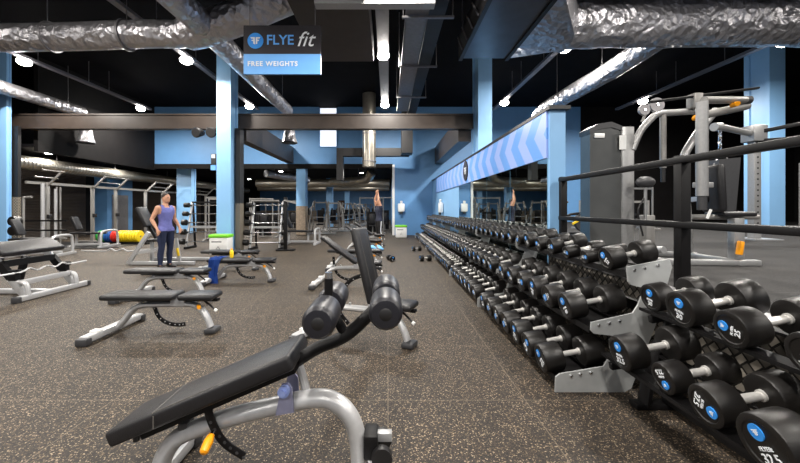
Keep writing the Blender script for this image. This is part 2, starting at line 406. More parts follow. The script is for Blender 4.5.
# columns: H section steel columns
def column(label, x0, x1, y0, y1, z0, z1, web=True, base=None):
    t = thing('column', label, 'column', ((x0+x1)/2, (y0+y1)/2, z0), 0, 'blue columns')
    mb = MB()
    f = (y1-y0)*.22
    mb.b2(x0, x1, y0, y0+f, z0, z1).b2(x0, x1, y1-f, y1, z0, z1).b2(x0+.03, x1-.03, y0+f, y1-f, z0, z1)
    mb.build('shaft', M['blue_col'], t, world=True, smooth=False)
    MB().b2(x0-.03, x1+.03, y0-.03, y1+.03, z0, z0+.03).build('base_plate', M['black'], t, world=True, smooth=False)
    if base: MB().b2(x0-.008, x1+.008, y0-.008, y1+.008, z0+.03, z0+base).build('sleeve', M['beige'], t, world=True, smooth=False)
    return t
column('pale blue column behind the hanging free weights sign', -5.44, -4.99, 11.1, 11.65, 0, ZC)
column('blue column at the far left edge beside the perforated panel', -12.6, -12.1, 11.1, 11.25, 0, ZC)
column('blue column rising behind the chevron header', 2.86, 3.3, 11.1, 11.85, .7, ZC)
column('large blue column behind the railing at the right', 12.1, 12.6, 11.1, 11.9, .7, ZC)
column('blue column beyond the barbell racks with a beige lower sleeve', -4.72, -4.25, 18.0, 18.5, 0, 3.58, base=1.5)
column('thin looking blue column in the far machine area', -4.5, -4.05, 25.5, 26.0, 0, 3.58)
column('blue column behind the man in the purple tank top', -11.6, -10.8, 19.2, 19.7, 0, 3.58)
column('blue column under the low ceiling behind the silver machines', -3.9, -3.5, 31.5, 32, 0, 3.58)
o = MB().b2(-4.98, -4.82, 11.4, 11.7, 1.55, 4.0).build('boxing_strip', M['black'], smooth=False); tag(o, 'black vertical boxing beside the column under the sign', 'post')
o = MB().b2(-4.98, -4.82, 11.4, 11.7, 0, 1.55).build('perforated_panel', M['meshpanel'], smooth=False); tag(o, 'beige perforated panel standing beside the column under the sign', 'panel')
o = MB().b2(-12.4, -11.95, 11.3, 11.4, 1.75, 4.05).build('boxing_strip', M['black'], smooth=False); tag(o, 'black boxing beside the blue column at the left edge', 'post')
o = MB().b2(-12.4, -11.95, 11.3, 11.4, 0, 1.75).build('perforated_panel', M['meshpanel'], smooth=False); tag(o, 'beige perforated panel beside the blue column at the left edge', 'panel')

def beam(name, label, mb, m=None):
    o = mb.build(name, m or M['brown'], smooth=False); return tag(o, label, 'beam', 'brown steel beams')
beam('steel_beam', 'long brown beam crossing the room behind the sign column', MB().b2(-15.2, 2.84, 11.67, 11.95, 4.05, 4.1).b2(-15.2, 2.84, 11.67, 11.95, 4.5, 4.55).b2(-15.2, 2.84, 11.7, 11.92, 4.1, 4.5))
beam('steel_beam', 'brown beam running back from the column under the sign', MB().b2(-5.2, -4.84, 11.96, 17.95, 3.7, 4.5))
beam('steel_beam', 'brown beam running back behind the chevron header', MB().b2(2.4, 2.84, 11.96, 17.95, 3.67, 4.5))

# ------------------------------------------------------------------ ceiling things
def rods(t, spots, z0, z1=ZC):
    for x, y in spots: MB().cyl((x, y, z0), (x, y, z1), .009, seg=6).build('hanger_rod', M['tray_metal'], t, world=True)
def duct(name, label, pts, r, m='foil', rodspots=(), rodz=0, sub=8, wob=.05, rad=None, group='silver ducts', bands=()):
    c = V(pts[0]); t = thing(name, label, 'duct', c, 0, group)
    up = (0, 0, 1) if abs((V(pts[-1])-V(pts[0])).normalized().z) < .8 else (0, 1, 0)
    if len(pts) == 2: pts = [V(pts[0]).lerp(V(pts[1]), k/10) for k in range(11)]; sub = 3
    MB().tube(pts, r, 24, sub=sub, wob=wob if m == 'foil' else 0, rad=rad, up=up).build('casing', M[m], t, world=True)
    for p, d, rr in bands:
        p, d = V(p), V(d).normalized(); MB().cyl(p-d*.02, p+d*.02, rr, seg=24).build('joint_band', M['tray_metal'], t, world=True)
    rods(t, rodspots, rodz); return t
duct('foil_duct', 'large foil wrapped duct crossing the ceiling at the left', [(-15, 7.5, 5.0), (-9, 7.5, 5.03), (-5.2, 7.5, 5.12), (-4.3, 7.5, 5.15), (-3.2, 7.45, 5.45), (-2.2, 7.4, 5.85), (-1.5, 7.4, 6.0)], .28, rodspots=[(-7.3, 7.5), (-5.6, 7.5), (-10.1, 7.5)], rodz=5.2,
     rad=lambda t: 1 if t < .5 else 1.25, bands=[((-7.2, 7.5, 5.06), (1, 0, 0), .315), ((-5.6, 7.5, 5.1), (1, 0, 0), .325)])
duct('foil_duct', 'foil duct running back beside the hanging sign', [(-3.95, 5.3, 5.3), (-3.85, 8, 5.2), (-3.8, 11, 5.1), (-3.78, 13.2, 5.08)], .24, rad=lambda t: 1.15-.3*t, rodspots=[(-3.8, 10), (-3.8, 12.6)], rodz=5.25)
duct('foil_duct', 'thinner foil duct at the upper left ending in a cowl', [(-11.75, 5, 5.1), (-11.75, 9, 5.08), (-11.7, 13.4, 5.05)], .2, rodspots=[(-11.75, 10.5), (-11.7, 12.8)], rodz=5.2)
duct('foil_duct', 'fat foil wrapped duct across the upper right corner', [(3.5, 7.5, 5.28), (4.6, 7.5, 5.33), (7, 7.5, 5.36), (10, 7.5, 5.38), (15, 7.5, 5.42)], .47, rodspots=[(4.5, 7.4), (6.3, 7.4), (8.7, 7.4)], rodz=5.7, wob=.12)
duct('foil_duct', 'foil duct slanting back above the weight stack machine', [(5.9, 7.6, 5.1), (5.8, 9.2, 4.98), (5.7, 11.2, 4.98), (5.62, 12.7, 4.92), (5.6, 13.2, 4.7)], .24, rodspots=[(5.75, 9.4), (5.7, 11.8)], rodz=5.15, wob=.1)
duct('foil_duct', 'upper foil duct crossing behind the fat duct at top right', [(3.9, 6.6, 5.9), (6, 6.8, 5.95), (9.5, 6.9, 6.05), (14, 7, 6.1)], .26, wob=.12)
duct('bare_duct', 'bare spiral duct running along the left side under the low ceiling', [(-13.25, 12.2, 3.05), (-13.25, 33, 3.05)], .25, 'spiral', [(-13.25, 14), (-13.25, 17), (-13.25, 21)], 3.25)
duct('bare_duct', 'vertical silver duct dropping behind the brown beam', [(-.85, 15.8, 6.55), (-.85, 15.8, 3.25)], .3, 'spiral', bands=[((-.85, 15.8, 4.75), (0, 0, 1), .32), ((-.85, 15.8, 3.5), (0, 0, 1), .33)])
duct('bare_duct', 'silver duct end hanging beyond the barbell rack', [(-6.6, 18.9, 3.27), (-4.9, 21.5, 3.1)], .2, 'foil', [(-6.3, 19.4), (-5.2, 21.0)], 3.3)
duct('bare_duct', 'silver cross duct under the far low ceiling', [(-9, 24, 3.1), (.1, 24, 3.1)], .28, 'spiral', [(-7.5, 24), (-2.5, 24)], 3.35)
duct('bare_duct', 'silver elbow duct below the vertical duct', [(-.85, 18.6, 3.3), (-1.2, 18.9, 2.95), (-2.2, 19.4, 2.85), (-3.2, 20, 2.9)], .24, 'spiral', [(-2.6, 19.6), (-1.6, 19.1)], 3.1)
duct('bare_duct', 'second cross duct further back under the low ceiling', [(-11.5, 31, 3.15), (.1, 31, 3.15)], .25, 'spiral', [(-7.5, 31), (-2.5, 31)], 3.35)
def cowl(label, x, y, z):
    t = thing('outlet_cowl', label, 'duct outlet', (x, y, z), 0, 'duct outlet cowls')
    MB().loft([(V((x, y, z+1.05)), .16), (V((x, y, z+.5)), .2), (V((x, y, z+.25)), .22), (V((x, y, z)), .3)], 20).build('hood', M['foil'], t, world=True)
    MB().cyl((x, y, z-.02), (x, y, z+.01), .3, seg=20).build('grille', M['black'], t, world=True)
cowl('silver outlet cowl at the end of the upper left duct', -11.65, 13.5, 3.92)
cowl('silver outlet cowl at the end of the duct beside the sign', -3.8, 13.5, 3.92)

t = thing('air_unit', 'large grey ceiling air unit left of the fat foil duct', 'air unit', (2.2, 6.9, 4.8))
MB().b2(1.7, 2.68, 5.2, 8.0, 4.82, 5.3).build('casing', M['unit'], t, world=True, smooth=False)
MB().b2(2.68, 2.76, 5.2, 8.05, 4.78, 5.34).build('flange', M['black'], t, world=True, smooth=False)
MB().b2(1.62, 1.7, 5.2, 8.05, 4.78, 5.34).build('flange', M['black'], t, world=True, smooth=False)
mb = MB()
for k in range(6): mb.beam((1.6, 5.3+k*.45, 4.82), (1.6, 5.3+(k+1)*.45, 5.3), .02, .03)
mb.build('side_brace', M['tray_metal'], t, world=True)
tr = MB()
A = [(2.77, 5.5, 4.83), (2.77, 8, 4.83), (2.77, 8, 5.3), (2.77, 5.5, 5.3)]; 
ringA = []; ringB = []
for i in range(24):
    a = 2*PI*i/24; y, z = math.cos(a), math.sin(a); k = 1/max(abs(y), abs(z))
    ringA.append(tr.bm.verts.new((2.77, 6.75+y*k*1.25, 5.06+z*k*.24))); ringB.append(tr.bm.verts.new((3.8, 7.5+y*.53, 5.3+z*.53)))
for i in range(24): tr.bm.faces.new((ringA[i], ringA[(i+1) % 24], ringB[(i+1) % 24], ringB[i]))
tr.build('transition_hood', M['foil'], t, world=True)
rods(t, [(1.66, 5.6), (1.66, 7.8), (2.72, 7.8)], 5.3)

t = thing('ceiling_box', 'dark brown flat ventilation box above the sign', 'air unit', (-1, 7, 5))
MB().b2(-1.75, -.35, 5.2, 8.6, 5.0, 5.5).build('casing', M['brown'], t, world=True, smooth=False)
MB().b2(-1.25, .8, 5.92, 6.1, 4.86, 4.96).build('bearer', M['silver'], t, world=True, smooth=False)
rods(t, [(-1.6, 8.4), (-.5, 8.4)], 5.5)

t = thing('cable_tray', 'perforated cable tray running back above the aisle', 'cable tray', (.55, 10, 5.2))
MB().b2(.36, .78, 5.5, 13.8, 5.2, 5.21).build('tray_bed', M['tray_metal'], t, world=True, smooth=False)
for x in (.36, .78): MB().b2(x-.012, x+.012, 5.5, 13.8, 5.2, 5.3).build('side_rail', M['tray_metal'], t, world=True, smooth=False)
for y in (6.9, 9.3, 11.9):
    MB().b2(.28, 1.3, y-.03, y+.03, 5.14, 5.18).build('bracket', M['tray_metal'], t, world=True, smooth=False)
    MB().cyl((1.28, y, 5.16), (1.28, y, 5.75), .012, seg=6).build('hanger_rod', M['tray_metal'], t, world=True)
    MB().cyl((.3, y, 5.16), (.3, y, ZC), .012, seg=6).build('hanger_rod', M['tray_metal'], t, world=True)
t = thing('black_duct', 'black rectangular duct stepping down beside the vertical silver duct', 'duct', (-.5, 16.5, 4.1))
MB().b2(.82, 1.15, 6, 15.5, 5.3, 5.75).b2(.6, 1.1, 15.5, 16.3, 3.85, 5.7).b2(-2.1, 1.0, 16.3, 16.7, 3.83, 4.2).b2(-2.4, -2.1, 16.3, 16.7, 2.7, 4.2).build('casing', M['black'], t, world=True, smooth=False)
rods(t, [(1.0, 8), (1.0, 12)], 5.75)

# tracks and lamps
def lamp_light(x, y, z, e, size=.34, col=(1, .95, .88)):
    l = bpy.data.lights.new('lamp_light', 'AREA'); l.shape = 'DISK'; l.size = size; l.energy = e; l.color = col
    o = bpy.data.objects.new('lamp_light', l); C.objects.link(o); o.location = (x, y, z-.03); return o
E_HI, E_LO = 330, 75
tracks = [(-10.6, 'far left'), (-5.82, 'left of the sign'), (-.13, 'above the middle aisle'), (4.72, 'right of the middle'), (10.2, 'far right')]
LY = {-10.6: (10.2, 15.0), -5.82: (10.1, 14.7), -.13: (9.8, 14.5), 4.72: (9.35, 14.2), 10.2: (9.0, 14.0)}
for x, w_ in tracks:
    y0 = 8.3 if x > 3 else 3.0
    t = thing('light_track', 'grey ceiling light track running back, %s' % w_, 'light track', (x, 9, 5.7), 0, 'ceiling light tracks')
    wd = .3 if x == -.13 else .16
    MB().b2(x-wd/2, x+wd/2, y0, 15.6, 5.76, 5.84).build('housing', M['track'], t, world=True, smooth=False)
    for y in (8.8, 10.6, 12.4, 13.3): MB().cyl((x, y, 5.84), (x, y, ZC), .01, seg=6).build('hanger_rod', M['tray_metal'], t, world=True)
    for y in LY[x]:
        l = thing('ceiling_lamp', 'round bright ceiling lamp on the %s end of the light track %s' % ('near' if y < 11 else 'far', w_), 'lamp', (x, y, 5.76), 0, 'round lamps on the tracks')
        MB().cyl((x, y, 5.68), (x, y, 5.76), .16, .1, 24).build('housing', M['track'], l, world=True)
        MB().ball((x, y, 5.66), .17, 20, (1, 1, .62)).build('globe', M['lens'], l, world=True)
        lamp_light(x, y, 5.5, E_HI)
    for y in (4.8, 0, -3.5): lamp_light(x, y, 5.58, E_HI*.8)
downs = [(-12.9, 13.3, 3.5), (-12.6, 16.8, 3.5), (-9.3, 20.0, 3.58), (-6.3, 20.6, 3.58), (-10.3, 26, 3.58), (-1.6, 21.5, 3.58), (-6.3, 27, 3.58), (-1.8, 28, 3.58), (-7, 35, 3.58), (-2.5, 36, 3.58)]
for i, (x, y, z) in enumerate(downs):
    l = thing('downlight', 'small round downlight under the low ceiling, %s counting back from the front left' % nth(i), 'lamp', (x, y, z), 0, 'downlights in the low ceiling')
    MB().cyl((x, y, z-.03), (x, y, z), .13, seg=16).build('rim', M['track'], l, world=True)
    MB().cyl((x, y, z-.04), (x, y, z-.03), .11, seg=16).build('lens', M['lens'], l, world=True)
    lamp_light(x, y, z-.05, E_LO*1.6, .25)

# sign
t = thing('hanging_sign', 'hanging free weights sign, black above pale blue, in front of the ducts', 'sign', (-1.82, 6, 3.5))
sx0, sx1 = at(244, 0, 6).x, at(321, 0, 6).x
zt, zm, zb = at(0, 26, 6).z, at(0, 54.5, 6).z, at(0, 74.5, 6).z
MB().b2(sx0, sx1, 5.98, 6.02, zm, zt).build('upper_panel', M['sign_black'], t, world=True, smooth=False)
MB().b2(sx0, sx1, 5.98, 6.02, zb, zm).build('lower_panel', M['sign_blue'], t, world=True, smooth=False)
for x in (sx0+.1, sx1-.1): MB().cyl((x, 6, zt), (x, 6, ZC), .006, seg=6).build('hanging_wire', M['tray_metal'], t, world=True)
def tfront(x, z, y=5.975):
    root = t.matrix_basis.inverted()
    return root @ frame(x, y, z, (1, 0, 0), (0, 0, 1), (0, -1, 0))
c = at(256, 41.5, 6)
lg = MB().cyl((c.x, 5.972, c.z), (c.x, 5.98, c.z), .135, seg=32).build('logo_disc', M['blue_emblem'], t, world=True)
def ff_mark(cx, cz, s):                                 # the two mirrored Fs as an outline in x,z
    q = []
    for sg in (-1, 1):
        q += [[(cx+sg*a*s, cz+b*s) for a, b in pl] for pl in ([(.07, .5), (.72, .5), (.62, .3), (.3, .3), (.3, -.42), (.07, -.55)], [(.3, .12), (.58, .12), (.52, -.06), (.3, -.06)])]
    return q
mb = MB()
for pl in ff_mark(c.x, c.z, .115): mb.prism(pl, 'y', 5.964, 5.971)
mb.build('logo_mark', M['white_print'], lg, world=True, smooth=False)
text('lettering', 'FLYE', .235, M['sign_letter'], t, tfront(at(280.5, 0, 6).x, at(0, 41, 6).z), offset=.003, space=.97)
text('lettering', 'fit', .36, M['white_print'], t, tfront(at(305, 0, 6).x, at(0, 40.5, 6).z), shear=.35)
text('lettering', 'FREE WEIGHTS', .112, M['white_print'], t, tfront(at(273, 0, 6).x, at(0, 64.5, 6).z), offset=.003, space=1.18)

# round plaque on the header
t = thing('round_plaque', 'round dark logo plaque on the chevron header', 'plaque', (2.26, 10.2, 2.5))
MB().cyl((2.25, 10.2, 2.48), (2.269, 10.2, 2.48), .29, seg=32).build('disc', M['sign_black'], t, world=True)
mb = MB()
for pl in ff_mark(0, 2.48, .2): mb.prism([(10.2-a, b) for a, b in pl], 'x', 2.243, 2.249)
mb.build('logo_mark', M['white_print'], t, world=True, smooth=False)

# wall dispensers
for x, y, rz, lb in ((.68, 17.9, 0, 'white wall dispenser on the blue end wall'), (2.2, 14.6, -PI/2, 'white wall dispenser on the blue panel past the mirrors')):
    t = thing('wall_dispenser', lb, 'dispenser', (x, y, 1.2), rz, 'white wall dispensers')
    MB().box((0, 0, .22), (.34, .17, .42), None, .04).build('body', M['white'], t)
    MB().box((0, -.02, .5), (.12, .08, .14), None, .02).build('bracket', M['white'], t)
    MB().box((0, -.03, -.04), (.14, .1, .1), None, .01).build('nozzle', M['darkgrey'], t)

# security spotlights, monitor and sign by the column
t = thing('twin_spotlight', 'pair of black round spotlights on the brown beam', 'spotlight', (-5.9, 11.6, 3.9))
MB().cyl((-5.95, 11.5, 4.05), (-5.95, 11.5, 3.95), .03, seg=8).build('bracket', M['black'], t, world=True)
for d in (-.2, .2): MB().loft([(V((-5.95+d, 11.6, 3.88)), .09), (V((-5.95+d*1.2, 11.3, 3.84)), .17), (V((-5.95+d*1.2, 11.26, 3.83)), .14)], 18).build('spot_head', M['black'], t, world=True)
t = thing('wall_monitor', 'small white monitor mounted left of the sign column', 'monitor', (-5.6, 11.2, 3))
MB().b2(-5.62, -5.46, 11.1, 11.2, 2.78, 3.12, .01).build('casing', M['darkgrey'], t, world=True)
MB().b2(-5.6, -5.48, 11.09, 11.1, 2.98, 3.1).build('screen', M['screen'], t, world=True)
MB().b2(-5.62, -5.46, 11.09, 11.2, 2.6, 2.76).build('nameplate', M['sign_blue'], t, world=True)

# ------------------------------------------------------------------ bins
def bin_(label, x, y, s=1):
    t = thing('recycling_bin', label, 'bin', (x, y, 0), 0, 'white bins with green lids')
    MB().box((0, 0, .27*s), (.56*s, .4*s, .52*s), None, .03).build('body', M['white'], t)
    MB().box((0, 0, .57*s), (.6*s, .44*s, .1*s), None, .03).build('lid', M['green'], t)
    mb = MB()
    for k in range(3):
        a = PI/2+k*2*PI/3; b = a+2*PI/3; r = .07*s
        p0 = V((math.cos(a)*r, -.206*s, .2*s+math.sin(a)*r)); p1 = V((math.cos(b)*r, -.206*s, .2*s+math.sin(b)*r))
        mb.beam(p0.lerp(p1, .12), p0.lerp(p1, .88), .006, .02*s, up=(0, 1, 0))
    mb.box((-.05*s, -.203*s, .4*s), (.3*s, .006, .03*s))
    mb.build('printed_symbol', M['black'], t, smooth=False)
bin_('white recycling bin with a green lid in front of the sign column', -5.05, 10.6, .98)
bin_('white recycling bin with a green lid by the end wall', .62, 16.6, .95)

# ------------------------------------------------------------------ benches
def pad_mb(mb, x0, x1, w0, w1, th, base, ang):
    """rounded pad, hinge point base, pointing along angle ang in the xz plane, from x0 to x1"""
    R = Matrix.Rotation(-ang, 3, 'Y'); L = x1-x0
    m2 = MB(); m2.box((0, 0, 0), (L, w0, th), None, min(.03, th*.45), 3)
    for v in m2.bm.verts:
        f = (v.co.x+L/2)/L; v.co.y *= 1+(w1/w0-1)*f
        v.co += V(((x0+x1)/2, 0, 0)); v.co = R @ v.co + V(base)
    me = bpy.data.meshes.new('x'); m2.bm.to_mesh(me); m2.bm.free(); mb.bm.from_mesh(me); bpy.data.meshes.remove(me)
    return mb
def adjustable_bench(label, loc, rz, ang=0, group='adjustable benches', seat=0):
    t = thing('adjustable_bench', label, 'weight bench', loc, rz, group)
    S, VN = M['silver'], M['vinyl']
    # pads (back pad runs towards -x from the hinge)
    hx, hz = .13, .415
    d = V((-math.cos(ang), 0, math.sin(ang))); nrm = V((math.sin(ang), 0, math.cos(ang)))
    mb = MB(); pad_mb(mb, -.8, 0, .24, .29, .06, (hx, 0, hz), ang) if False else None
    m2 = MB().box((0, 0, 0), (.80, .29, .065), None, .028, 3)
    R = Matrix((-d, V((0, 1, 0)), nrm)).transposed()
    for v in m2.bm.verts: v.co = R @ v.co + V((hx, 0, hz)) + d*.4
    m2.build('backrest', VN, t)
    st = MB()
    for s in (-.07, .07):
        p0 = V((hx, s, hz))+nrm*.0335+d*.03; p1 = V((hx, s, hz))+nrm*.0335+d*.77; st.beam(p0, p1, .003, .0025)
    st.build('stitching', M['stitch'], t)
    MB().box((.375, 0, .415), (.385, .28, .065), None, .028, 3).build('seat', VN, t)
    p0 = V((hx, 0, hz))-nrm*.05; MB().beam(p0+d*.02, p0+d*.6, .05, .03).build('backrest_frame', M['black_steel'], t)
    MB().b2(.22, .58, -.03, .03, .355, .38).build('seat_frame', M['black_steel'], t)
    MB().tube([(-.55, 0, .06), (-.47, 0, .15), (-.38, 0, .26), (-.27, 0, .305), (-.1, 0, .315), (.12, 0, .32), (.27, 0, .315), (.37, 0, .27), (.44, 0, .18), (.49, 0, .06)], .034, 12, .045, 4).build('spine', S, t)
    MB().b2(.06, .22, -.05, .05, .3, .385, .01).build('hinge_bracket', S, t)
    MB().box((-.6, 0, .06), (.1, .82, .07), None, .02).build('stabilizer', S, t)
    for s in (-1, 1):
        MB().box((-.6, s*.4, .04), (.12, .09, .08), None, .02).build('foot', M['darkgrey'], t)
        MB().box((-.6, s*.24, .1), (.09, .07, .02)).build('foot_plate', M['white'], t)
    MB().box((.51, 0, .03), (.13, .17, .055), None, .02).build('foot', M['darkgrey'], t)
    # ladder arc
    if ang < .2: pts = [(-.18, .04, .29), (-.12, .04, .16), (-.02, .04, .09), (.1, .04, .07), (.18, .04, .08)]
    else: pts = [(-.32, .04, .2+.5*ang), (-.3, .04, .3), (-.22, .04, .17), (-.08, .04, .1), (.06, .04, .1)] if ang < 1 else [(-.02, .04, .68), (-.2, .04, .6), (-.33, .04, .42), (-.34, .04, .25), (-.22, .04, .12)]
    mb = MB().tube(pts, .024, 8, .01, 5).second()
    for a, b in zip(pts, pts[1:]):
        for k in (.25, .75):
            p = V(a).lerp(V(b), k); mb.cyl(p+V((0, -.013, 0)), p+V((0, .013, 0)), .007, seg=8)
    mb.build('ladder_arc', M['black_steel'], t, m2=M['silver'])
    kn = MB().cyl((.38, -.05, .31), (.42, -.12, .31), .02, seg=10).build('knob', M['orange'], t)
    MB().tube([(.42, 0, .35), (.5, -.03, .31), (.56, -.05, .27)], .011, 8).build('lever', M['black'], t)
    MB().cyl((.56, -.05, .27), (.585, -.055, .255), .017, seg=8).build('lever_tip', M['white'], t)
    for x in (-.3, -.18): MB().cyl((x, 0, .3), (x, 0, .37), .014, seg=8).build('support_pin', M['silver'], t)
    return t
GB = 'adjustable benches on the rubber floor'
adjustable_bench('flat grey framed bench nearest the camera on the left', (-2.49, 3.95, 0), .0, 0, GB)
adjustable_bench('flat bench directly in front of the man in the purple tank top', (-3.4, 5.5, 0), .0, 0, GB)
adjustable_bench('flat bench with the blue towel and yellow bottle on it', (-2.72, 6.65, 0), .0, 0, GB)
adjustable_bench('flat bench behind the towel bench, by the white bin', (-3.5, 7.9, 0), .0, 0, GB)
adjustable_bench('bench with its backrest nearly upright behind the padded rollers', (-.25, 3.74, 0), -.42, 1.31, GB)
adjustable_bench('inclined bench behind the upright one, backrest raised to the left', (-.68, 6.35, 0), -.05, .62, GB)
adjustable_bench('flat bench behind the inclined bench in the middle aisle', (-.72, 8.1, 0), 0, 0, GB)
adjustable_bench('inclined bench further back near the man with raised arms', (-.75, 10.6, 0), 0, .6, GB)
adjustable_bench('farthest inclined bench in the middle aisle row', (-.7, 12.9, 0), 0, .6, GB)

# foreground decline bench
def decline_bench():
    t = thing('decline_bench', 'large decline sit-up bench with four black leg rollers in the foreground', 'weight bench', (-.6, 1.77, 0))
    Yc = 1.77
    L = .95
    a = math.atan2(.36, .83); d = V((math.cos(a), 0, math.sin(a))); n = V((-math.sin(a), 0, math.cos(a)))
    m2 = MB().box((0, 0, 0), (L, .32, .075), None, .018, 3)
    R = Matrix((d, V((0, 1, 0)), n)).transposed(); c0 = V((-.897, Yc, .53))-n*.037
    for v in m2.bm.verts:
        f = (v.co.x+L/2)/L
        if f < .3: v.co.y *= .86+.14*f/.3
        v.co = R @ v.co + c0
    m2.build('pad', M['vinyl'], t, world=True)
    st = MB()
    for s in (-.135, .135): st.beam(c0+n*.0375+d*(-.22)+V((0, s, 0)), c0+n*.0375+d*.42+V((0, s, 0)), .003, .003)
    st.beam(c0+n*.0375+d*(-.22)+V((0, -.14, 0)), c0+n*.0375+d*(-.22)+V((0, .14, 0)), .003, .003)
    st.beam(c0+d*(-.22)+V((0, -.1545, -.03)), c0+d*(-.22)+V((0, -.1545, .03)), .003, .003)
    st.build('stitching', M['stitch'], t, world=True)
    MB().beam(c0-n*.055+d*(-.35), c0-n*.055+d*.45, .2, .03).build('pad_frame', M['black_steel'], t, world=True)
    MB().cyl((-1.2, Yc-.1, .33), (-1.2, Yc-.1, .29), .015, seg=8).build('rubber_stop', M['black'], t, world=True)
    # main arch
    MB().tube([(-1.16, Yc, .05), (-1.13, Yc, .15), (-1.07, Yc, .235), (-.97, Yc, .285), (-.79, Yc, .345), (-.55, Yc, .405), (-.40, Yc, .435), (-.29, Yc, .43), (-.2, Yc, .36), (-.155, Yc, .24), (-.14, Yc, .05)], .043, 16, .05, 5).build('main_frame', M['silver'], t, world=True)
    MB().box((-1.17, Yc, .05), (.1, .62, .07), None, .02).build('stabilizer', M['silver'], t, world=True)
    MB().box((-.13, Yc, .05), (.1, .5, .07), None, .02).build('stabilizer', M['silver'], t, world=True)
    for s in (-1, 1): MB().box((-1.17, Yc+s*.3, .035), (.12, .1, .07), None, .02).build('foot', M['darkgrey'], t, world=True)
    # transport wheels on the near front end
    MB().b2(-.12, -.05, Yc-.06, Yc+.06, .16, .28, .01).build('wheel_bracket', M['black_steel'], t, world=True)
    MB().beam((-.06, Yc-.0, .25), (.02, Yc-.0, .25), .04, .045, .006).build('axle', M['silver'], t, world=True)
    for s in (-.07, .07): MB().cyl((-.03, Yc+s-.018, .19), (-.03, Yc+s+.018, .19), .05, seg=18).build('wheel', M['black'], t, world=True)
    # pivot bracket with the pale bolt caps
    for s in (-.06, .05): MB().prism([(-.55, .385), (-.46, .4), (-.47, .52), (-.49, .545), (-.52, .54)], 'y', Yc+s, Yc+s+.01).build('pivot_bracket', M['lilac'], t, world=True, smooth=False)
    MB().cyl((-.505, Yc-.085, .51), (-.505, Yc-.06, .51), .028, seg=20).build('bolt_cap', M['bolt_blue'], t, world=True)
    MB().cyl((-.505, Yc-.1, .51), (-.505, Yc-.085, .51), .016, seg=12).build('bolt_cap', M['bolt_blue'], t, world=True)
    MB().tube([(-.42, Yc+.03, .46), (-.45, Yc+.03, .57), (-.47, Yc+.03, .6)], .022, 10).build('link_tube', M['silver'], t, world=True)
    # curved black arm carrying the rollers
    MB().tube([(-.6, Yc, .545), (-.48, Yc, .615), (-.36, Yc, .69), (-.25, Yc, .735), (-.18, Yc, .78), (-.09, Yc, .865), (-.01, Yc, .935)], .031, 12, .036, 5).build('roller_arm', M['black_steel'], t, world=True)
    MB().tube([(-.21, Yc, .755), (-.25, Yc, .82), (-.29, Yc, .895)], .025, 10).build('roller_arm', M['black_steel'], t, world=True)
    hp = MB().cyl((-.3, Yc, .91), (-.3, Yc, 1.045), .022, seg=14).build('height_post', M['black_steel'], t, world=True)
    MB().cyl((-.3, Yc, 1.045), (-.3, Yc, 1.075), .019, seg=14).build('post_cap', M['chrome'], hp, world=True)
    for x, z in ((-.3, .905), (-.01, .945)):
        MB().cyl((x, Yc-.28, z), (x, Yc+.28, z), .014, seg=10).build('roller_axle', M['black_steel'], t, world=True)
        for s in (-1, 1):
            c = .165
            rr = MB().loft([(V((x, Yc+s*c-.115, z)), .045), (V((x, Yc+s*c-.113, z)), .06), (V((x, Yc+s*c-.1, z)), .071), (V((x, Yc+s*c-.085, z)), .0745), (V((x, Yc+s*c+.085, z)), .0745), (V((x, Yc+s*c+.1, z)), .071), (V((x, Yc+s*c+.115, z)), .05)], 28).build('roller', M['vinyl_blue'], t, world=True)
            MB().loft([(V((x, Yc+s*c-.119, z)), .02), (V((x, Yc+s*c-.114, z)), .03)], 20).build('end_cap', M['black'], rr, world=True)
    # ladder arc and orange knob
    pts = [(-.88, Yc+.0, .45), (-.86, Yc, .36), (-.8, Yc, .26), (-.7, Yc, .19)]
    pts = [(p[0], Yc-.065, p[2]) for p in pts]
    mb = MB().tube(pts, .022, 8, .008, 6).second()
    for k in range(7):
        p = V(pts[1]).lerp(V(pts[3]), k/6); p = V((p.x-.012*math.sin(k/6*PI), p.y, p.z-.012*math.sin(k/6*PI))); mb.cyl(p+V((0, -.0095, 0)), p+V((0, -.0085, 0)), .008, seg=8)
    mb.build('ladder_arc', M['black_steel'], t, world=True, m2=M['darkgrey'])
    MB().cyl((-.845, Yc-.05, .33), (-.85, Yc-.1, .3), .009, seg=8).build('knob_stem', M['chrome'], t, world=True)
    MB().loft([(V((-.849, Yc-.085, .31)), .014), (V((-.85, Yc-.11, .295)), .022), (V((-.853, Yc-.15, .27)), .02), (V((-.854, Yc-.155, .265)), .012)], 14).build('knob', M['orange'], t, world=True)
    # bracket of the ladder on the frame
    MB().box((-1.02, Yc, .31), (.05, .07, .04), None, .008).build('lug', M['darkgrey'], t, world=True)
decline_bench()

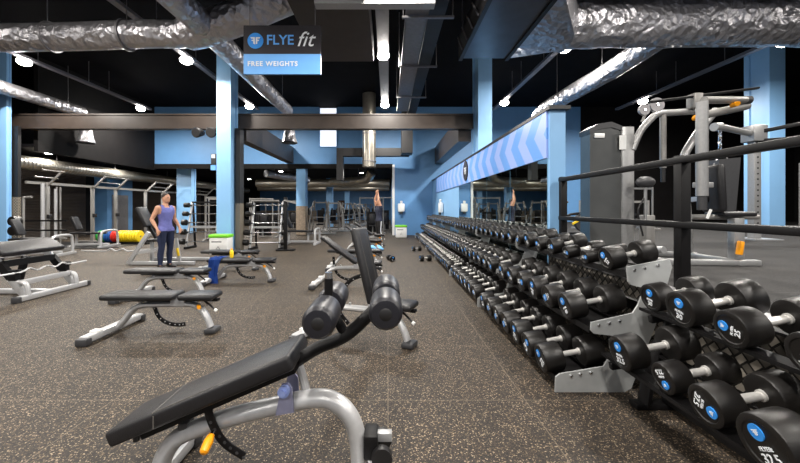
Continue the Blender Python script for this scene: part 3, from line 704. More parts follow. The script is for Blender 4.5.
# preacher curl stand with EZ bar at the left
t = thing('preacher_bench', 'preacher curl bench with wide black pad at the left edge', 'weight bench', (-5.6, 5.75, 0))
m2 = MB().box((0, 0, 0), (.34, 1.0, .09), None, .035, 3); R = Matrix.Rotation(.5, 3, 'Y')
for v in m2.bm.verts: v.co = R @ v.co + V((-5.78, 5.72, .77))
m2.build('arm_pad', M['vinyl'], t, world=True)
for y in (5.3, 6.12):
    MB().beam((-5.98, y, .78), (-5.4, y, .08), .06, .1, .01).build('leg', M['silver'], t, world=True)
    MB().beam((-5.78, y, .56), (-5.6, y, .34), .064, .106).build('leg_sleeve', M['black_steel'], t, world=True)
    h = MB().b2(-5.62, -5.5, y-.04, y+.04, .3, .46, .01).build('bar_hook', M['black_steel'], t, world=True)
    MB().b2(-5.52, -5.46, y-.03, y+.03, .4, .47, .01).build('bar_hook', M['black_steel'], t, world=True)
    MB().tube([(-5.5, y, .28), (-5.38, y, .24), (-5.34, y, .06)], .035, 10).build('leg_foot', M['silver'], t, world=True)
MB().beam((-5.36, 5.15, .05), (-5.36, 6.33, .05), .09, .08, .015).build('base_rail', M['silver'], t, world=True)
for y in (5.14, 6.34): MB().box((-5.36, y, .045), (.11, .07, .09), None, .015).build('foot', M['darkgrey'], t, world=True)
MB().beam((-5.45, 5.3, .27), (-5.45, 6.12, .27), .05, .08, .01).build('cross_bar', M['silver'], t, world=True)
MB().beam((-7.0, 5.7, .05), (-5.4, 5.7, .05), .08, .07, .01).build('base_rail', M['silver'], t, world=True)
MB().beam((-5.8, 5.7, .62), (-5.95, 5.7, .06), .07, .09, .01).build('upright', M['black_steel'], t, world=True)
MB().b2(-6.8, -6.4, 5.5, 5.95, .5, .57, .03).build('seat', M['vinyl'], t, world=True)
MB().beam((-6.6, 5.7, .5), (-6.6, 5.7, .06), .07, .07, .01).build('seat_post', M['silver'], t, world=True)
MB().b2(-5.75, -5.7, 5.3, 6.1, .5, .6).build('pad_bracket', M['black_steel'], t, world=True)
t.location.x -= .1
o = MB().tube([(-5.46, 4.8, .43), (-5.46, 5.3, .43), (-5.46, 5.42, .47), (-5.46, 5.55, .42), (-5.46, 5.7, .46), (-5.46, 5.85, .42), (-5.46, 5.98, .47), (-5.46, 6.1, .43), (-5.46, 6.45, .43)], .014, 10, sub=4).build('curl_bar', M['silver'])
o.location.x = -.1
tag(o, 'chrome EZ curl bar resting on the preacher bench hooks', 'barbell')

# towel and bottle on the third bench
tw = MB(); nx, ny = 14, 10
X0, Y0, Z0 = -3.36, 6.65, .452
g = [[None]*(ny+1) for _ in range(nx+1)]
def tow(u, v):
    # u along the bench, v over the near edge of the pad and down to the floor
    s = v*.72; x = X0+.03+u*.26*(1-.45*v)+.02*math.sin(v*7); wr = .012*math.sin(u*17+v*5)+.01*math.sin(u*31)
    if s < .25: return V((x, Y0+.1-s, Z0+.012+abs(wr)))
    return V((x+.05*(s-.25), Y0-.155-abs(wr)-.0, Z0+.01-(s-.25)))
rows = [[tw.bm.verts.new(tow(i/nx, j/16)) for i in range(nx+1)] for j in range(17)]
for a, b in zip(rows, rows[1:]):
    for i in range(nx): tw.bm.faces.new((a[i], a[i+1], b[i+1], b[i]))
bmesh.ops.solidify(tw.bm, geom=tw.bm.faces[:], thickness=.012)
o = tw.build('towel', M['towel']); tag(o, 'blue towel draped over the edge of the flat bench', 'towel')
t = thing('drink_bottle', 'yellow drinks bottle standing on the towel bench', 'bottle', (-3.0, 6.72, .449))
MB().loft([(V((0, 0, 0)), .03), (V((0, 0, .01)), .035), (V((0, 0, .12)), .035), (V((0, 0, .15)), .02)], 14).build('body', M['yellow'], t)
MB().cyl((0, 0, .15), (0, 0, .175), .018, seg=12).build('cap', M['orange'], t)

# ------------------------------------------------------------------ dumbbells
def head_mesh(name, r, w):                              # head with outer face at x = 0, thickness to +x
    mb = MB(); k = r*.12
    mb.loft([(V((.004, 0, 0)), r*.72), (V((.0, 0, 0)), r*.76), (V((.0, 0, 0)), r*.9), (V((k*.25, 0, 0)), r*.965), (V((k, 0, 0)), r), (V((w-k*1.2, 0, 0)), r), (V((w-k*.3, 0, 0)), r*.95), (V((w, 0, 0)), r*.82), (V((w, 0, 0)), r*.3)], 28)
    bmesh.ops.recalc_face_normals(mb.bm, faces=mb.bm.faces)
    me = bpy.data.meshes.new(name); mb.bm.to_mesh(me); mb.bm.free(); me.materials.append(M['rubber'])
    for p in me.polygons: p.use_smooth = True
    sharp(me, .5); return me
MESH = {}
TMESH = {}
def num_mesh(n, s):
    if (n, s) not in TMESH:
        me = text_mesh(n, s, .0012, offset=s*.012); me.materials.clear(); me.materials.append(M['white_print']); TMESH[(n, s)] = me
    return TMESH[(n, s)]
def simple(name, me, parent, mtx=None):
    o = bpy.data.objects.new(name, me); C.objects.link(o); o.parent = parent
    if mtx is not None: o.matrix_local = mtx
    return o
def dumbbell(label, centre, r, L, w, tilt, roll, num='20', group=None, detail=True, rz=0, rev=False):
    key = (round(r, 4), round(L, 3), round(w, 3))
    if key not in MESH:
        hm = head_mesh('head', r, w)
        mb = MB(); gl = L-2*w
        mb.loft([(V((-gl/2, 0, 0)), .028), (V((-gl/2+.012, 0, 0)), .028), (V((-gl/2+.014, 0, 0)), .02), (V((-gl/4, 0, 0)), .021), (V((0, 0, 0)), .022), (V((gl/4, 0, 0)), .021), (V((gl/2-.014, 0, 0)), .02), (V((gl/2-.012, 0, 0)), .028), (V((gl/2, 0, 0)), .028)], 16)
        bmesh.ops.recalc_face_normals(mb.bm, faces=mb.bm.faces)
        g = bpy.data.meshes.new('handle'); mb.bm.to_mesh(g); mb.bm.free(); g.materials.append(M['handle'])
        for p in g.polygons: p.use_smooth = True
        sharp(g)
        mb = MB().cyl((-.0016, 0, r*.38), (.004, 0, r*.38), r*.27, seg=24)
        bmesh.ops.recalc_face_normals(mb.bm, faces=mb.bm.faces)
        e = bpy.data.meshes.new('emblem'); mb.bm.to_mesh(e); mb.bm.free(); e.materials.append(M['blue_emblem'])
        mb = MB()
        for pl in ff_mark(0, r*.38, r*.18): mb.prism([(-a, b) for a, b in pl], 'x', -.003, -.0015)
        bmesh.ops.recalc_face_normals(mb.bm, faces=mb.bm.faces)
        f = bpy.data.meshes.new('emblem_mark'); mb.bm.to_mesh(f); mb.bm.free(); f.materials.append(M['white_print'])
        MESH[key] = (hm, g, e, f)
    hm, g, e, f = MESH[key]
    t = thing('dumbbell', label, 'dumbbell', centre, 0, group)
    t.rotation_euler = (roll, -tilt, rz)
    h1 = simple('head', hm, t, Matrix.Translation((-L/2, 0, 0)))
    h2 = simple('head', hm, t, Matrix.Translation((L/2, 0, 0)) @ Matrix.Rotation(PI, 4, 'Z'))
    simple('handle', g, t)
    em = simple('emblem', e, h1)
    if detail:
        simple('emblem_mark', f, h1)
        F = frame(0, 0, 0, (0, -1, 0), (0, 0, 1), (-1, 0, 0))
        simple('weight_number', num_mesh(num, r*.42), h1, Matrix.Translation((-.0005, 0, -r*.42)) @ F)
        simple('lettering', num_mesh('FLYEfit', r*.19), h1, Matrix.Translation((-.0005, 0, -r*.12)) @ F)
    else:
        simple('weight_number', num_mesh('20', r*.5), h1, Matrix.Translation((-.0005, 0, -r*.4)) @ frame(0, 0, 0, (0, -1, 0), (0, 0, 1), (-1, 0, 0)))
    return t

TILT = math.radians(10.5)
# ---- long three-tier rack: six units
outline = [(1.27, 0), (1.275, .115), (1.31, .14), (1.64, .195), (1.69, .28), (1.73, .42), (1.70, .43), (1.565, .445), (1.54, .47), (1.545, .53), (1.86, .60), (1.90, .66), (1.95, .79), (1.85, .815), (1.825, .84), (1.815, .952), (2.14, 1.014), (2.16, .95), (2.05, .55), (1.85, .03), (1.80, 0)]
TIERS = [(1.47, .225, .113, .48), (1.70, .62, .113, .46), (1.98, 1.005, .085, .38)]
def rack_unit(label, y0, y1):
    t = thing('dumbbell_rack', label, 'dumbbell rack', (1.6, (y0+y1)/2, 0), 0, 'three-tier dumbbell racks along the mirrors')
    for y in (y0, y1-.012):
        p = MB().prism(outline, 'y', y, y+.012).build('end_plate', M['steel_plate'], t, world=True, smooth=False)
        for (x, z) in ((1.39, .125), (1.46, .137), (1.54, .15), (1.60, .51), (1.68, .526), (1.76, .543), (1.87, .93), (1.95, .945), (2.05, .965)):
            if 'bolt' not in MESH:
                q = MB().loft([(V((0, -.012, 0)), .006), (V((0, -.009, 0)), .011), (V((0, 0, 0)), .012)], 12); bmesh.ops.recalc_face_normals(q.bm, faces=q.bm.faces)
                bm_ = bpy.data.meshes.new('bolt'); q.bm.to_mesh(bm_); q.bm.free(); bm_.materials.append(M['chrome']); MESH['bolt'] = bm_
            simple('bolt', MESH['bolt'], p, Matrix.Translation(V((x, y, z))-t.location))
    ct, sn = math.cos(TILT), math.sin(TILT)
    for X, Z, r, L in TIERS:
        # tray: two rails with a lip, tilted towards the aisle
        off = r+.006
        cx, cz = X+sn*off, Z-ct*off
        mb = MB(); hw = L*.38
        for u in (-L*.30, L*.30):
            p = (cx+u*ct, cz+u*sn); mb.beam((p[0], y0+.012, p[1]-.012), (p[0], y1-.012, p[1]-.012), .085, .016)
        u = -L*.30-.05; mb.beam((cx+u*ct, y0+.012, cz+u*sn), (cx+u*ct, y1-.012, cz+u*sn), .006, .045)
        mb.beam((cx, y0+.012, cz-.03), (cx, y1-.012, cz-.03), L*.7, .006)
        mb.build('shelf_tray', M['black_steel'], t, world=True, smooth=False)
    MB().beam((1.75, y0+.012, .12), (1.75, y1-.012, .12), .05, .08).build('base_beam', M['black_steel'], t, world=True)
    MB().beam((2.05, y0+.012, .6), (2.05, y1-.012, .6), .05, .08).build('rear_beam', M['black_steel'], t, world=True)
edges = [2.66, 4.98, 7.28, 9.58, 11.88, 14.18, 16.48]
for i in range(6):
    rack_unit('grey plated three-tier dumbbell rack unit, %s from the near end of the mirror wall' % nth(i), edges[i], edges[i+1]-.03)
tn = ['bottom', 'middle', 'top']
def free_y(y, half=.13):
    return all(abs(y-e) > half+.01 for e in edges[1:])
for k, (X, Z, r, L) in enumerate(TIERS):
    sp = (.295, .325, .325)[k]; i = 0; y = 2.84 + (0, .09, .05)[k]
    while y < 16.3:
        q = max(0, min(1, (y-3)/12))
        rr = r*(1-.22*q)*(1, .96, 1)[i % 3 == 1]; LL = L*(1-.12*q)
        if k == 2: rr = .085*(1.12-.2*((i//2) % 3)*.5) if y < 4.2 else .098*(1-.2*q)
        if k == 2 and 3.6 > y > 3.0: rr = .066
        rr = round(rr/.004)*.004; LL = round(LL/.02)*.02
        dz = rr-r
        if any(abs(y-e+.012) < rr+.015 for e in edges[1:-1]):
            y += .04; continue
        dumbbell('black rubber dumbbell on the %s shelf of the long rack, %s from the near end' % (tn[k], nth(i)),
                 (X-math.sin(TILT)*dz, y, Z+math.cos(TILT)*dz), rr, LL, round(LL*.33/.01)*.01, TILT, random.uniform(-2.4, 2.4), '47.5' if k == 0 else '40' if k == 1 else '12',
                 'dumbbells on the long three-tier rack', detail=(y < 6))
        y += max(sp, 2*rr+.03)+random.uniform(-.006, .006); i += 1

# ---- nearer two-tier black rack
t = thing('dumbbell_rack', 'black two-tier dumbbell rack nearest the camera at the lower right', 'dumbbell rack', (1.9, 1.5, 0))
NT = [(1.75, .48), (2.03, .81)]
ct, sn = math.cos(TILT), math.sin(TILT)
for X, Z in NT:
    cx, cz = X+sn*.116, Z-ct*.116; mb = MB()
    for u in (-.14, .14): mb.beam((cx+u*ct, .1, cz+u*sn-.012), (cx+u*ct, 2.58, cz+u*sn-.012), .09, .016)
    mb.beam((cx-.2*ct, .1, cz-.2*sn), (cx-.2*ct, 2.58, cz-.2*sn), .008, .022)
    mb.build('shelf_tray', M['black_steel'], t, world=True, smooth=False)
    for y in (2.48, .3): MB().beam((cx-.2*ct, y, cz-.05-.2*sn), (cx+.18*ct, y, cz-.05+.18*sn), .04, .05, .006).build('tray_bracket', M['black_steel'], t, world=True)
for y in (2.46, .3):
    MB().tube([(1.8, y, .02), (1.83, y, .2), (1.9, y, .42), (2.08, y, .72)], .035, 10, .05, 4).build('post', M['black_steel'], t, world=True)
    MB().beam((1.72, y, .02), (2.24, y, .02), .09, .04, .008).build('foot', M['black_steel'], t, world=True)
MB().beam((1.95, .3, .08), (1.95, 2.46, .08), .06, .07, .008).build('base_beam', M['black_steel'], t, world=True)
near = [(1, 2.47, .098, .38, '30', .1, 'small faced dumbbell at the far end of the upper shelf of the near black rack'),
        (1, 2.17, .112, .46, '30', .15, 'dumbbell marked 30, second from the far end on the near rack upper shelf'),
        (1, 1.85, .1, .46, '25', -1.35, 'dumbbell marked 25 with sideways number on the near rack upper shelf'),
        (1, 1.51, .1, .44, '25', .5, 'dumbbell at the right frame edge on the near rack upper shelf'),
        (0, 2.31, .112, .46, '32.5', -.1, 'dumbbell at the far end of the lower shelf of the near rack, above the post'),
        (0, 2.0, .088, .38, '22.5', 2.7, 'small dumbbell with upside down emblem on the near rack lower shelf'),
        (0, 1.71, .1, .42, '27.5', 1.9, 'dumbbell between the small one and the one marked 32.5'),
        (0, 1.41, .118, .48, '32.5', -.55, 'dumbbell marked 32.5 in the lower right corner')]
for k, y, r, L, n, roll, lb in near:
    X, Z = NT[k]; dz = r-.11
    dumbbell(lb, (X-sn*dz, y, Z+ct*dz), r, L, round(L*.31, 2), TILT, roll, n, 'dumbbells on the near black rack')

# floor dumbbells
dumbbell('dumbbell lying on the floor beside the middle aisle benches', (.07, 9.3, .075), .075, .34, .11, 0, .4, '12', 'dumbbells on the floor', False, rz=1.9)
dumbbell('dumbbell on the floor in front of the long rack, nearer of two', (.98, 9.2, .085), .085, .3, .1, 0, .4, '12', 'dumbbells on the floor', False, rz=.2)
dumbbell('dumbbell on the floor in front of the long rack, farther of two', (.93, 11.4, .085), .085, .3, .1, 0, .4, '12', 'dumbbells on the floor', False, rz=.2)

# ------------------------------------------------------------------ railing on the deck
t = thing('guard_rail', 'black steel guard rail along the deck edge behind the dumbbells', 'railing', (2.42, 3, .7))
for y in (4.84, 2.88, .9): MB().b2(2.38, 2.46, y-.04, y+.04, .7, 1.83, .004).build('post', M['black_steel'], t, world=True)
for y in (4.84, 2.88, .9): MB().b2(2.375, 2.5, y-.09, y+.09, .7, .715).build('post_base', M['black_steel'], t, world=True)
MB().b2(2.37, 2.45, -2, 4.88, 1.765, 1.82, .01).build('top_rail', M['black_steel'], t, world=True)
MB().b2(2.37, 2.45, -2, 4.88, 1.235, 1.29, .01).build('middle_rail', M['black_steel'], t, world=True)

# ------------------------------------------------------------------ weight stack machine on the deck
t = thing('pulldown_machine', 'large grey weight stack machine behind the railing', 'gym machine', (3.8, 4.7, .7))
S = M['silver_far']; S2 = M['silver_mid']
Ym = 5.0
def p(px, py, Y=Ym): return at(px, py, Y)
x0, x1 = p(590, 0).x, p(621, 0).x; ztop = p(0, 124).z
out = [(x0, .74), (x0, ztop-.08), (x0+.1, ztop-.02), (x0+.3, ztop+.01), (x1, ztop-.05), (x1, .74)]
sh = MB().prism(out, 'y', Ym, Ym+.25).build('stack_shroud', M['shroud'], t, world=True, smooth=False)
MB().prism([(x0-.01, ztop-.14), (x0-.01, ztop-.07), (x0+.1, ztop), (x0+.3, ztop+.03), (x1+.01, ztop-.03), (x1+.01, ztop-.1), (x0+.3, ztop-.05), (x0+.1, ztop-.08)], 'y', Ym-.015, Ym+.265).build('shroud_cap', M['darkgrey'], t, world=True, smooth=False)
MB().b2(p(594, 0).x, p(604, 0).x, Ym-.02, Ym-.001, p(0, 138).z, p(0, 133.5).z, .004).build('name_plate', M['white'], t, world=True)
MB().b2(x0-.01, x1-.0, Ym-.02, Ym+.3, .7, .76, .01).build('stack_base', M['darkgrey'], t, world=True)
MB().b2(p(621, 0).x, p(633, 0).x, Ym-.03, Ym+.12, .7, p(0, 127).z, .01).build('main_post', S2, t, world=True)
MB().b2(p(618, 0).x, p(624, 0).x, Ym-.05, Ym-.03, p(0, 150).z, p(0, 136).z).build('instruction_plate', M['white'], t, world=True)
MB().tube([p(632, 150), p(640, 132), p(650, 120), p(658, 114), p(675, 112.5), p(700, 111)], .045, 12, .05, 4).build('boom', S2, t, world=True)
for (px, py, rr) in ((644, 110, .075), (656.5, 105, .1)):
    c = p(px, py, Ym-.08); w_ = MB().cyl(c-V((0, .02, 0)), c+V((0, .02, 0)), rr, seg=24).build('pulley', M['tray_metal'], t, world=True)
    MB().cyl(c-V((0, .03, 0)), c-V((0, .015, 0)), .02, seg=10).build('pulley_hub', M['chrome'], w_, world=True)
MB().tube([p(650, 102, 4.9), p(690, 97, 4.9), p(720, 93, 4.9), p(758, 88, 4.9)], .018, 8, .03, 2).build('top_lever', M['black_steel'], t, world=True)
MB().beam(p(642, 122), p(648, 108), .02, .03).build('pulley_plate', S, t, world=True)
MB().tube([p(663, 113), p(663, 140), p(663, 168)], .04, 12, sub=1).build('hanging_tube', S, t, world=True)
MB().tube([p(663, 168), p(663, 182)], .028, 12, sub=1).build('hand_grip', M['black'], t, world=True)
MB().tube([p(716, 110), p(700, 130), p(688, 148), p(684, 158), p(684, 175), p(687, 215), p(688, 252, 5.0)], .05, 12, .055, 3).build('bent_frame', S2, t, world=True)
MB().b2(p(686, 0).x, p(694, 0).x, 4.85, 5.0, p(0, 110).z, p(0, 96).z, .008).build('top_block', S, t, world=True)
MB().cyl(p(702, 102, 4.3), p(702, 196, 4.3), .062, seg=18).build('press_arm', S2, t, world=True)
MB().cyl(p(702, 196, 4.3), p(702, 210, 4.3), .05, seg=18).build('press_arm_sleeve', M['darkgrey'], t, world=True)
MB().beam(p(694, 185, 4.35), p(712, 185, 4.35), .06, .07, .01).build('press_bracket', S2, t, world=True)
MB().cyl(p(704, 100, 4.3), p(746, 100, 4.55), .045, seg=14).build('upper_arm', S, t, world=True)
MB().cyl(p(704, 115, 4.5), p(747, 106, 4.6), .05, seg=14).build('lower_arm', S, t, world=True)
MB().cyl(p(744, 100, 4.55), p(750, 100, 4.55), .05, seg=14).build('arm_end', M['darkgrey'], t, world=True)
for px, py in ((733, 105), (695, 118)):
    c = p(px, py, 4.45); MB().loft([(c-V((0, .06, 0)), .03), (c, .035), (c+V((.02, 0, .03)), .02)], 12).build('knob', M['orange'], t, world=True)
# pads
MB().box(p(722, 188, 4.3)+V((.03, .15, 0)), (.1, .3, .6), Matrix.Rotation(-.06, 3, 'Y'), .045, 3).build('back_pad', M['vinyl'], t, world=True)
MB().beam(p(705, 200, 4.5), p(720, 195, 4.5), .06, .06).build('back_pad_bracket', M['black_steel'], t, world=True)
MB().beam(p(690, 200, 4.9), p(704, 198, 4.5), .06, .06).build('back_pad_bracket', S2, t, world=True)
MB().cyl(p(690, 217, 4.4), p(757, 217, 4.6), .035, seg=12).build('seat_arm', S, t, world=True)
MB().box(p(730, 214, 4.5), (.42, .3, .06), None, .025).build('seat', M['vinyl'], t, world=True)
MB().b2(p(731, 0, 4.4).x, p(741, 0, 4.4).x, 4.35, 4.45, .76, p(0, 218, 4.4).z, .008).build('seat_post', S2, t, world=True)
MB().box(p(740, 248, 4.3), (.05, .06, .17), Matrix.Rotation(.15, 3, 'Y'), .012).build('adjust_handle', M['orange'], t, world=True)
MB().beam((3.3, 4.35, .735), (4.5, 4.25, .735), .1, .07, .015).build('base_rail', S2, t, world=True)
MB().beam((3.3, 5.2, .735), (4.4, 5.0, .735), .1, .07, .015).build('base_rail', S2, t, world=True)
MB().beam((4.27, 4.2, .735), (4.27, 5.1, .735), .09, .07, .015).build('base_rail', S2, t, world=True)
MB().beam((3.45, 4.3, .735), (3.45, 5.1, .735), .09, .07, .015).build('base_rail', S2, t, world=True)
c = p(709, 214, 4.2); MB().box(c, (.03, .01, .12), Matrix.Rotation(.4, 3, 'Y')).build('tag', M['white'], t, world=True)
# round thigh pad on a stand with foot lever
c = p(645.5, 182, 4.8)
MB().ball(c, .13, 20, (1, .5, .6)).build('thigh_pad', M['darkgrey'], t, world=True)
MB().cyl(c-V((0, 0, .06)), p(645.5, 222, 4.8), .02, seg=10).build('pad_rod', S2, t, world=True)
MB().tube([p(644, 198, 4.8), p(638, 212, 4.8), p(643, 236, 4.8)], .012, 8).build('cable', M['black'], t, world=True)
MB().cyl(p(630, 250, 4.75), p(664, 250, 4.3), .045, seg=14).build('foot_lever', S2, t, world=True)
MB().b2(p(641, 0, 4.9).x, p(650, 0, 4.9).x, 4.8, 4.95, .77, 1.3, .01).build('lever_post', S, t, world=True)

# rig post with arm, chain and hanging strap bag
t = thing('training_rig', 'grey perforated rig post with an arm, in front of the right column', 'gym rig', (8.05, 7.7, .7))
q = lambda px, py, Y=7.7: at(px, py, Y)
mb = MB().b2(q(751, 0).x, q(758, 0).x, 7.63, 7.78, .7, q(0, 130).z, .006).second()
for k in range(18): mb.cyl((q(754.5, 0).x, 7.625, .95+k*.12), (q(754.5, 0).x, 7.632, .95+k*.12), .02, seg=8)
mb.build('post', S2, t, world=True, m2=M['black'])
MB().cyl(q(720, 127, 7.2), q(752, 134), .065, seg=12).build('arm', S2, t, world=True)
MB().b2(q(747, 0).x, q(761, 0).x, 7.55, 7.85, q(0, 142).z, q(0, 126).z, .02).build('clamp', S2, t, world=True)
MB().cyl(q(714, 127, 7.15), q(720, 127, 7.2), .085, seg=14).build('arm_end', S2, t, world=True)
for a, b in ((132, 118), (141, 136), (147, 140)): MB().beam(q(758, a, 7.6), q(830, b, 7.3), .06, .08, .005).build('boom', M['black_steel'], t, world=True)
MB().box((q(755, 0).x, 7.7, .72), (.6, .6, .03)).build('base_plate', S2, t, world=True)
t = thing('hanging_strap_bag', 'black padded strap bag hanging on chains from the rig arm', 'training bag', (7.0, 7.2, 1.6))
mb = MB()
for k in range(5):
    c = q(720, 132+k*4, 7.2); mb.tube([c+V((.04*math.cos(a)*(1 if k % 2 else .3), .04*math.cos(a)*(.3 if k % 2 else 1), .06*math.sin(a))) for a in [2*PI*i/8 for i in range(9)]], .012, 6, sub=1, up=(.3, .8, .1))
mb.cyl(q(720, 150, 7.2), q(714, 165, 7.2), .015, seg=6).cyl(q(720, 150, 7.2), q(731, 162, 7.2), .015, seg=6)
mb.build('chain', M['chrome'], t, world=True)
a_, b_2, c_, d_ = q(714, 160, 7.2), q(736, 158, 7.2), q(731, 214, 7.2), q(717, 214, 7.2)
MB().prism([(a_.x, a_.z), (b_2.x, b_2.z), (c_.x, c_.z), (d_.x, d_.z)], 'y', 7.1, 7.35).build('bag', M['darkgrey'], t, world=True)

# further equipment on the deck
def far_frame(label, x, y, w, h, d, z=.7, seats=True, rz=0, group=None):
    t = thing('cable_machine', label, 'gym machine', (x, y, z), rz, group)
    for sx in (-1, 1):
        MB().cyl((sx*w/2, 0, 0), (sx*w/2, 0, h), .035, seg=10).build('upright', M['silver_far'], t)
        MB().beam((sx*w/2, -d/2, .035), (sx*w/2, d/2, .035), .07, .07, .01).build('foot_rail', M['silver_far'], t)
    MB().beam((-w/2, 0, h-.05), (w/2, 0, h-.05), .06, .07).build('top_bar', M['silver_far'], t)
    MB().beam((-w/2, 0, .25), (w/2, 0, .25), .05, .06).build('lower_bar', M['silver_far'], t)
    MB().b2(-w*.2, w*.2, -.1, .15, .08, h*.6).build('weight_stack', M['black_steel'], t)
    if seats:
        MB().box((0, -d*.35, .45), (.35, .4, .07), None, .02).build('seat', M['vinyl'], t)
        MB().box((0, -d*.15, .8), (.32, .08, .55), None, .03).build('backrest', M['vinyl'], t)
        MB().beam((0, -d*.3, .4), (0, -d*.3, .04), .06, .06).build('seat_post', M['silver_far'], t)
    return t
far_frame('far cable frame seen between the stack machine and the railing post', 9.0, 13.5, 2.4, 1.5, 1.2, group='far machines on the deck')
far_frame('low wide frame against the black wall behind the railing', 7.3, 11.3, 2.2, .95, 1.0, group='far machines on the deck')
far_frame('frame at the right edge behind the blue column', 15.3, 12.4, 1.4, 2.3, 1.0, group='far machines on the deck')
t = thing('exercise_bike', 'small black exercise bike with yellow trim behind the pillar', 'exercise bike', (4.6, 8.8, .7))
MB().beam((-.5, 0, .05), (.6, 0, .05), .1, .08, .01).build('base', M['black_steel'], t)
MB().cyl((.35, -.06, .35), (.35, .06, .35), .26, seg=24).build('flywheel', M['darkgrey'], t)
MB().tube([(-.3, 0, .1), (-.1, 0, .5), (.45, 0, .62), (.52, 0, 1.0)], .035, 8).build('frame', M['black_steel'], t)
MB().beam((-.15, 0, .4), (-.22, 0, .8), .05, .05).build('seat_post', M['white'], t)
MB().ball((-.22, 0, .85), .14, 14, (1.1, .7, .4)).build('saddle', M['black'], t)
MB().tube([(.5, -.22, 1.12), (.45, -.2, 1.0), (.5, 0, .98), (.45, .2, 1.0), (.5, .22, 1.12)], .02, 8).build('handlebar', M['black'], t)
MB().beam((.0, -.07, .3), (.3, -.07, .48), .02, .05).build('trim_strip', M['yellow'], t)

# ------------------------------------------------------------------ left background: rig, benches, plates
t = thing('squat_rig', 'long silver squat rig with angled pull-up arms along the left side', 'squat rack', (-12, 15, 0))
ys = [12.3, 14.2, 15.4, 17.3, 18.6, 20.6, 23.0]
for y in ys:
    MB().b2(-12.04, -11.93, y-.045, y+.045, 0, 2.3, .006).build('upright', M['silver_far'], t, world=True)
    MB().beam((-12.05, y, 2.1), (-11.45, y, 2.68), .05, .07, .006).build('pull_up_arm', M['silver_far'], t, world=True)
    MB().beam((-12.6, y, .04), (-11.6, y, .04), .1, .08, .01).build('foot_rail', M['silver_far'], t, world=True)
    MB().box((-11.9, y, 1.1), (.1, .12, .14), None, .01).build('bar_hook', M['black'], t, world=True)
MB().beam((-12.0, 11.6, 2.26), (-12.0, 23.2, 2.26), .07, .09).build('top_rail', M['silver_far'], t, world=True)
for a, b in ((11.6, 12.4), (14.1, 15.5), (17.2, 18.7), (20.5, 23.1)):
    for x, z in ((-11.45, 2.67), (-11.7, 2.44)): MB().cyl((x, a, z), (x, b, z), .02, seg=8).build('pull_up_bar', M['silver_far'], t, world=True)
for x, y in ((-12.5, 12.9), (-12.5, 13.2), (-12.5, 13.35)): MB().cyl((x, y, 0), (x, y, 2.2), .03, seg=8).build('rear_post', M['silver_far'], t, world=True)

t = thing('weight_tree', 'silver lever machine frame with black pegs behind the preacher bench', 'gym machine', (-11, 10.9, 0))
MB().tube([(-11.35, 10.9, 0), (-11.35, 10.9, 1.6), (-11.3, 10.9, 1.72), (-11.1, 10.9, 1.74)], .035, 10, sub=3).build('frame_post', M['silver_far'], t, world=True)
MB().cyl((-11.05, 11.2, 0), (-11.05, 11.2, 2.2), .05, seg=12).build('frame_post', M['silver'], t, world=True)
MB().cyl((-10.45, 11.0, 0), (-10.45, 11.0, 2.0), .035, seg=12).build('frame_post', M['silver'], t, world=True)
for z in (.45, .7, 1.0): MB().beam((-11.35, 10.95, z), (-10.1, 11.0, z), .05, .05).build('cross_bar', M['black_steel' if z > .5 else 'silver_far'], t, world=True)
MB().beam((-11.4, 10.6, .05), (-11.4, 11.5, .05), .09, .09).build('base_rail', M['silver_far'], t, world=True)
MB().beam((-10.45, 10.6, .05), (-10.45, 11.5, .05), .09, .09).build('base_rail', M['silver_far'], t, world=True)
for z in (.7, 1.0): MB().cyl((-11.4, 10.8, z), (-11.4, 10.6, z), .14, seg=18).build('weight_plate', M['rubber'], t, world=True)

def arch_bench(label, loc, rz, group):
    t = thing('press_bench', label, 'weight bench', loc, rz, group)
    MB().box((-.35, 0, .5), (1.1, .3, .07), None, .03).build('pad', M['vinyl'], t)
    MB().tube([(.35, -.45, .04), (.35, -.42, .45), (.35, -.3, .58), (.35, .3, .58), (.35, .42, .45), (.35, .45, .04)], .04, 10, sub=4, up=(1, 0, 0)).build('arch', M['silver'], t)
    MB().beam((-.8, 0, .1), (.35, 0, .1), .07, .08, .01).build('spine', M['silver'], t)
    MB().beam((.35, -.55, .04), (.35, .55, .04), .09, .08, .01).build('base_rail', M['silver'], t)
    MB().beam((-.8, -.3, .04), (-.8, .3, .04), .09, .08, .01).build('base_rail', M['silver'], t)
    for x in (-.75, .0): MB().beam((x, 0, .1), (x, 0, .47), .06, .06).build('pad_post', M['silver'], t)
    MB().box((-.75, 0, .85), (.1, .3, .5), Matrix.Rotation(-.4, 3, 'Y'), .03).build('backrest', M['vinyl'], t)
    return t
arch_bench('press bench with a silver arch frame left of the coloured plates', (-10.4, 12.6, 0), .1, 'press benches at the back left')
arch_bench('press bench with a low silver arch behind the preacher bench', (-9.9, 10.2, 0), .2, 'press benches at the back left')
arch_bench('press bench right of the second barbell rack', (-3.1, 13.6, 0), 0, 'press benches at the back left')

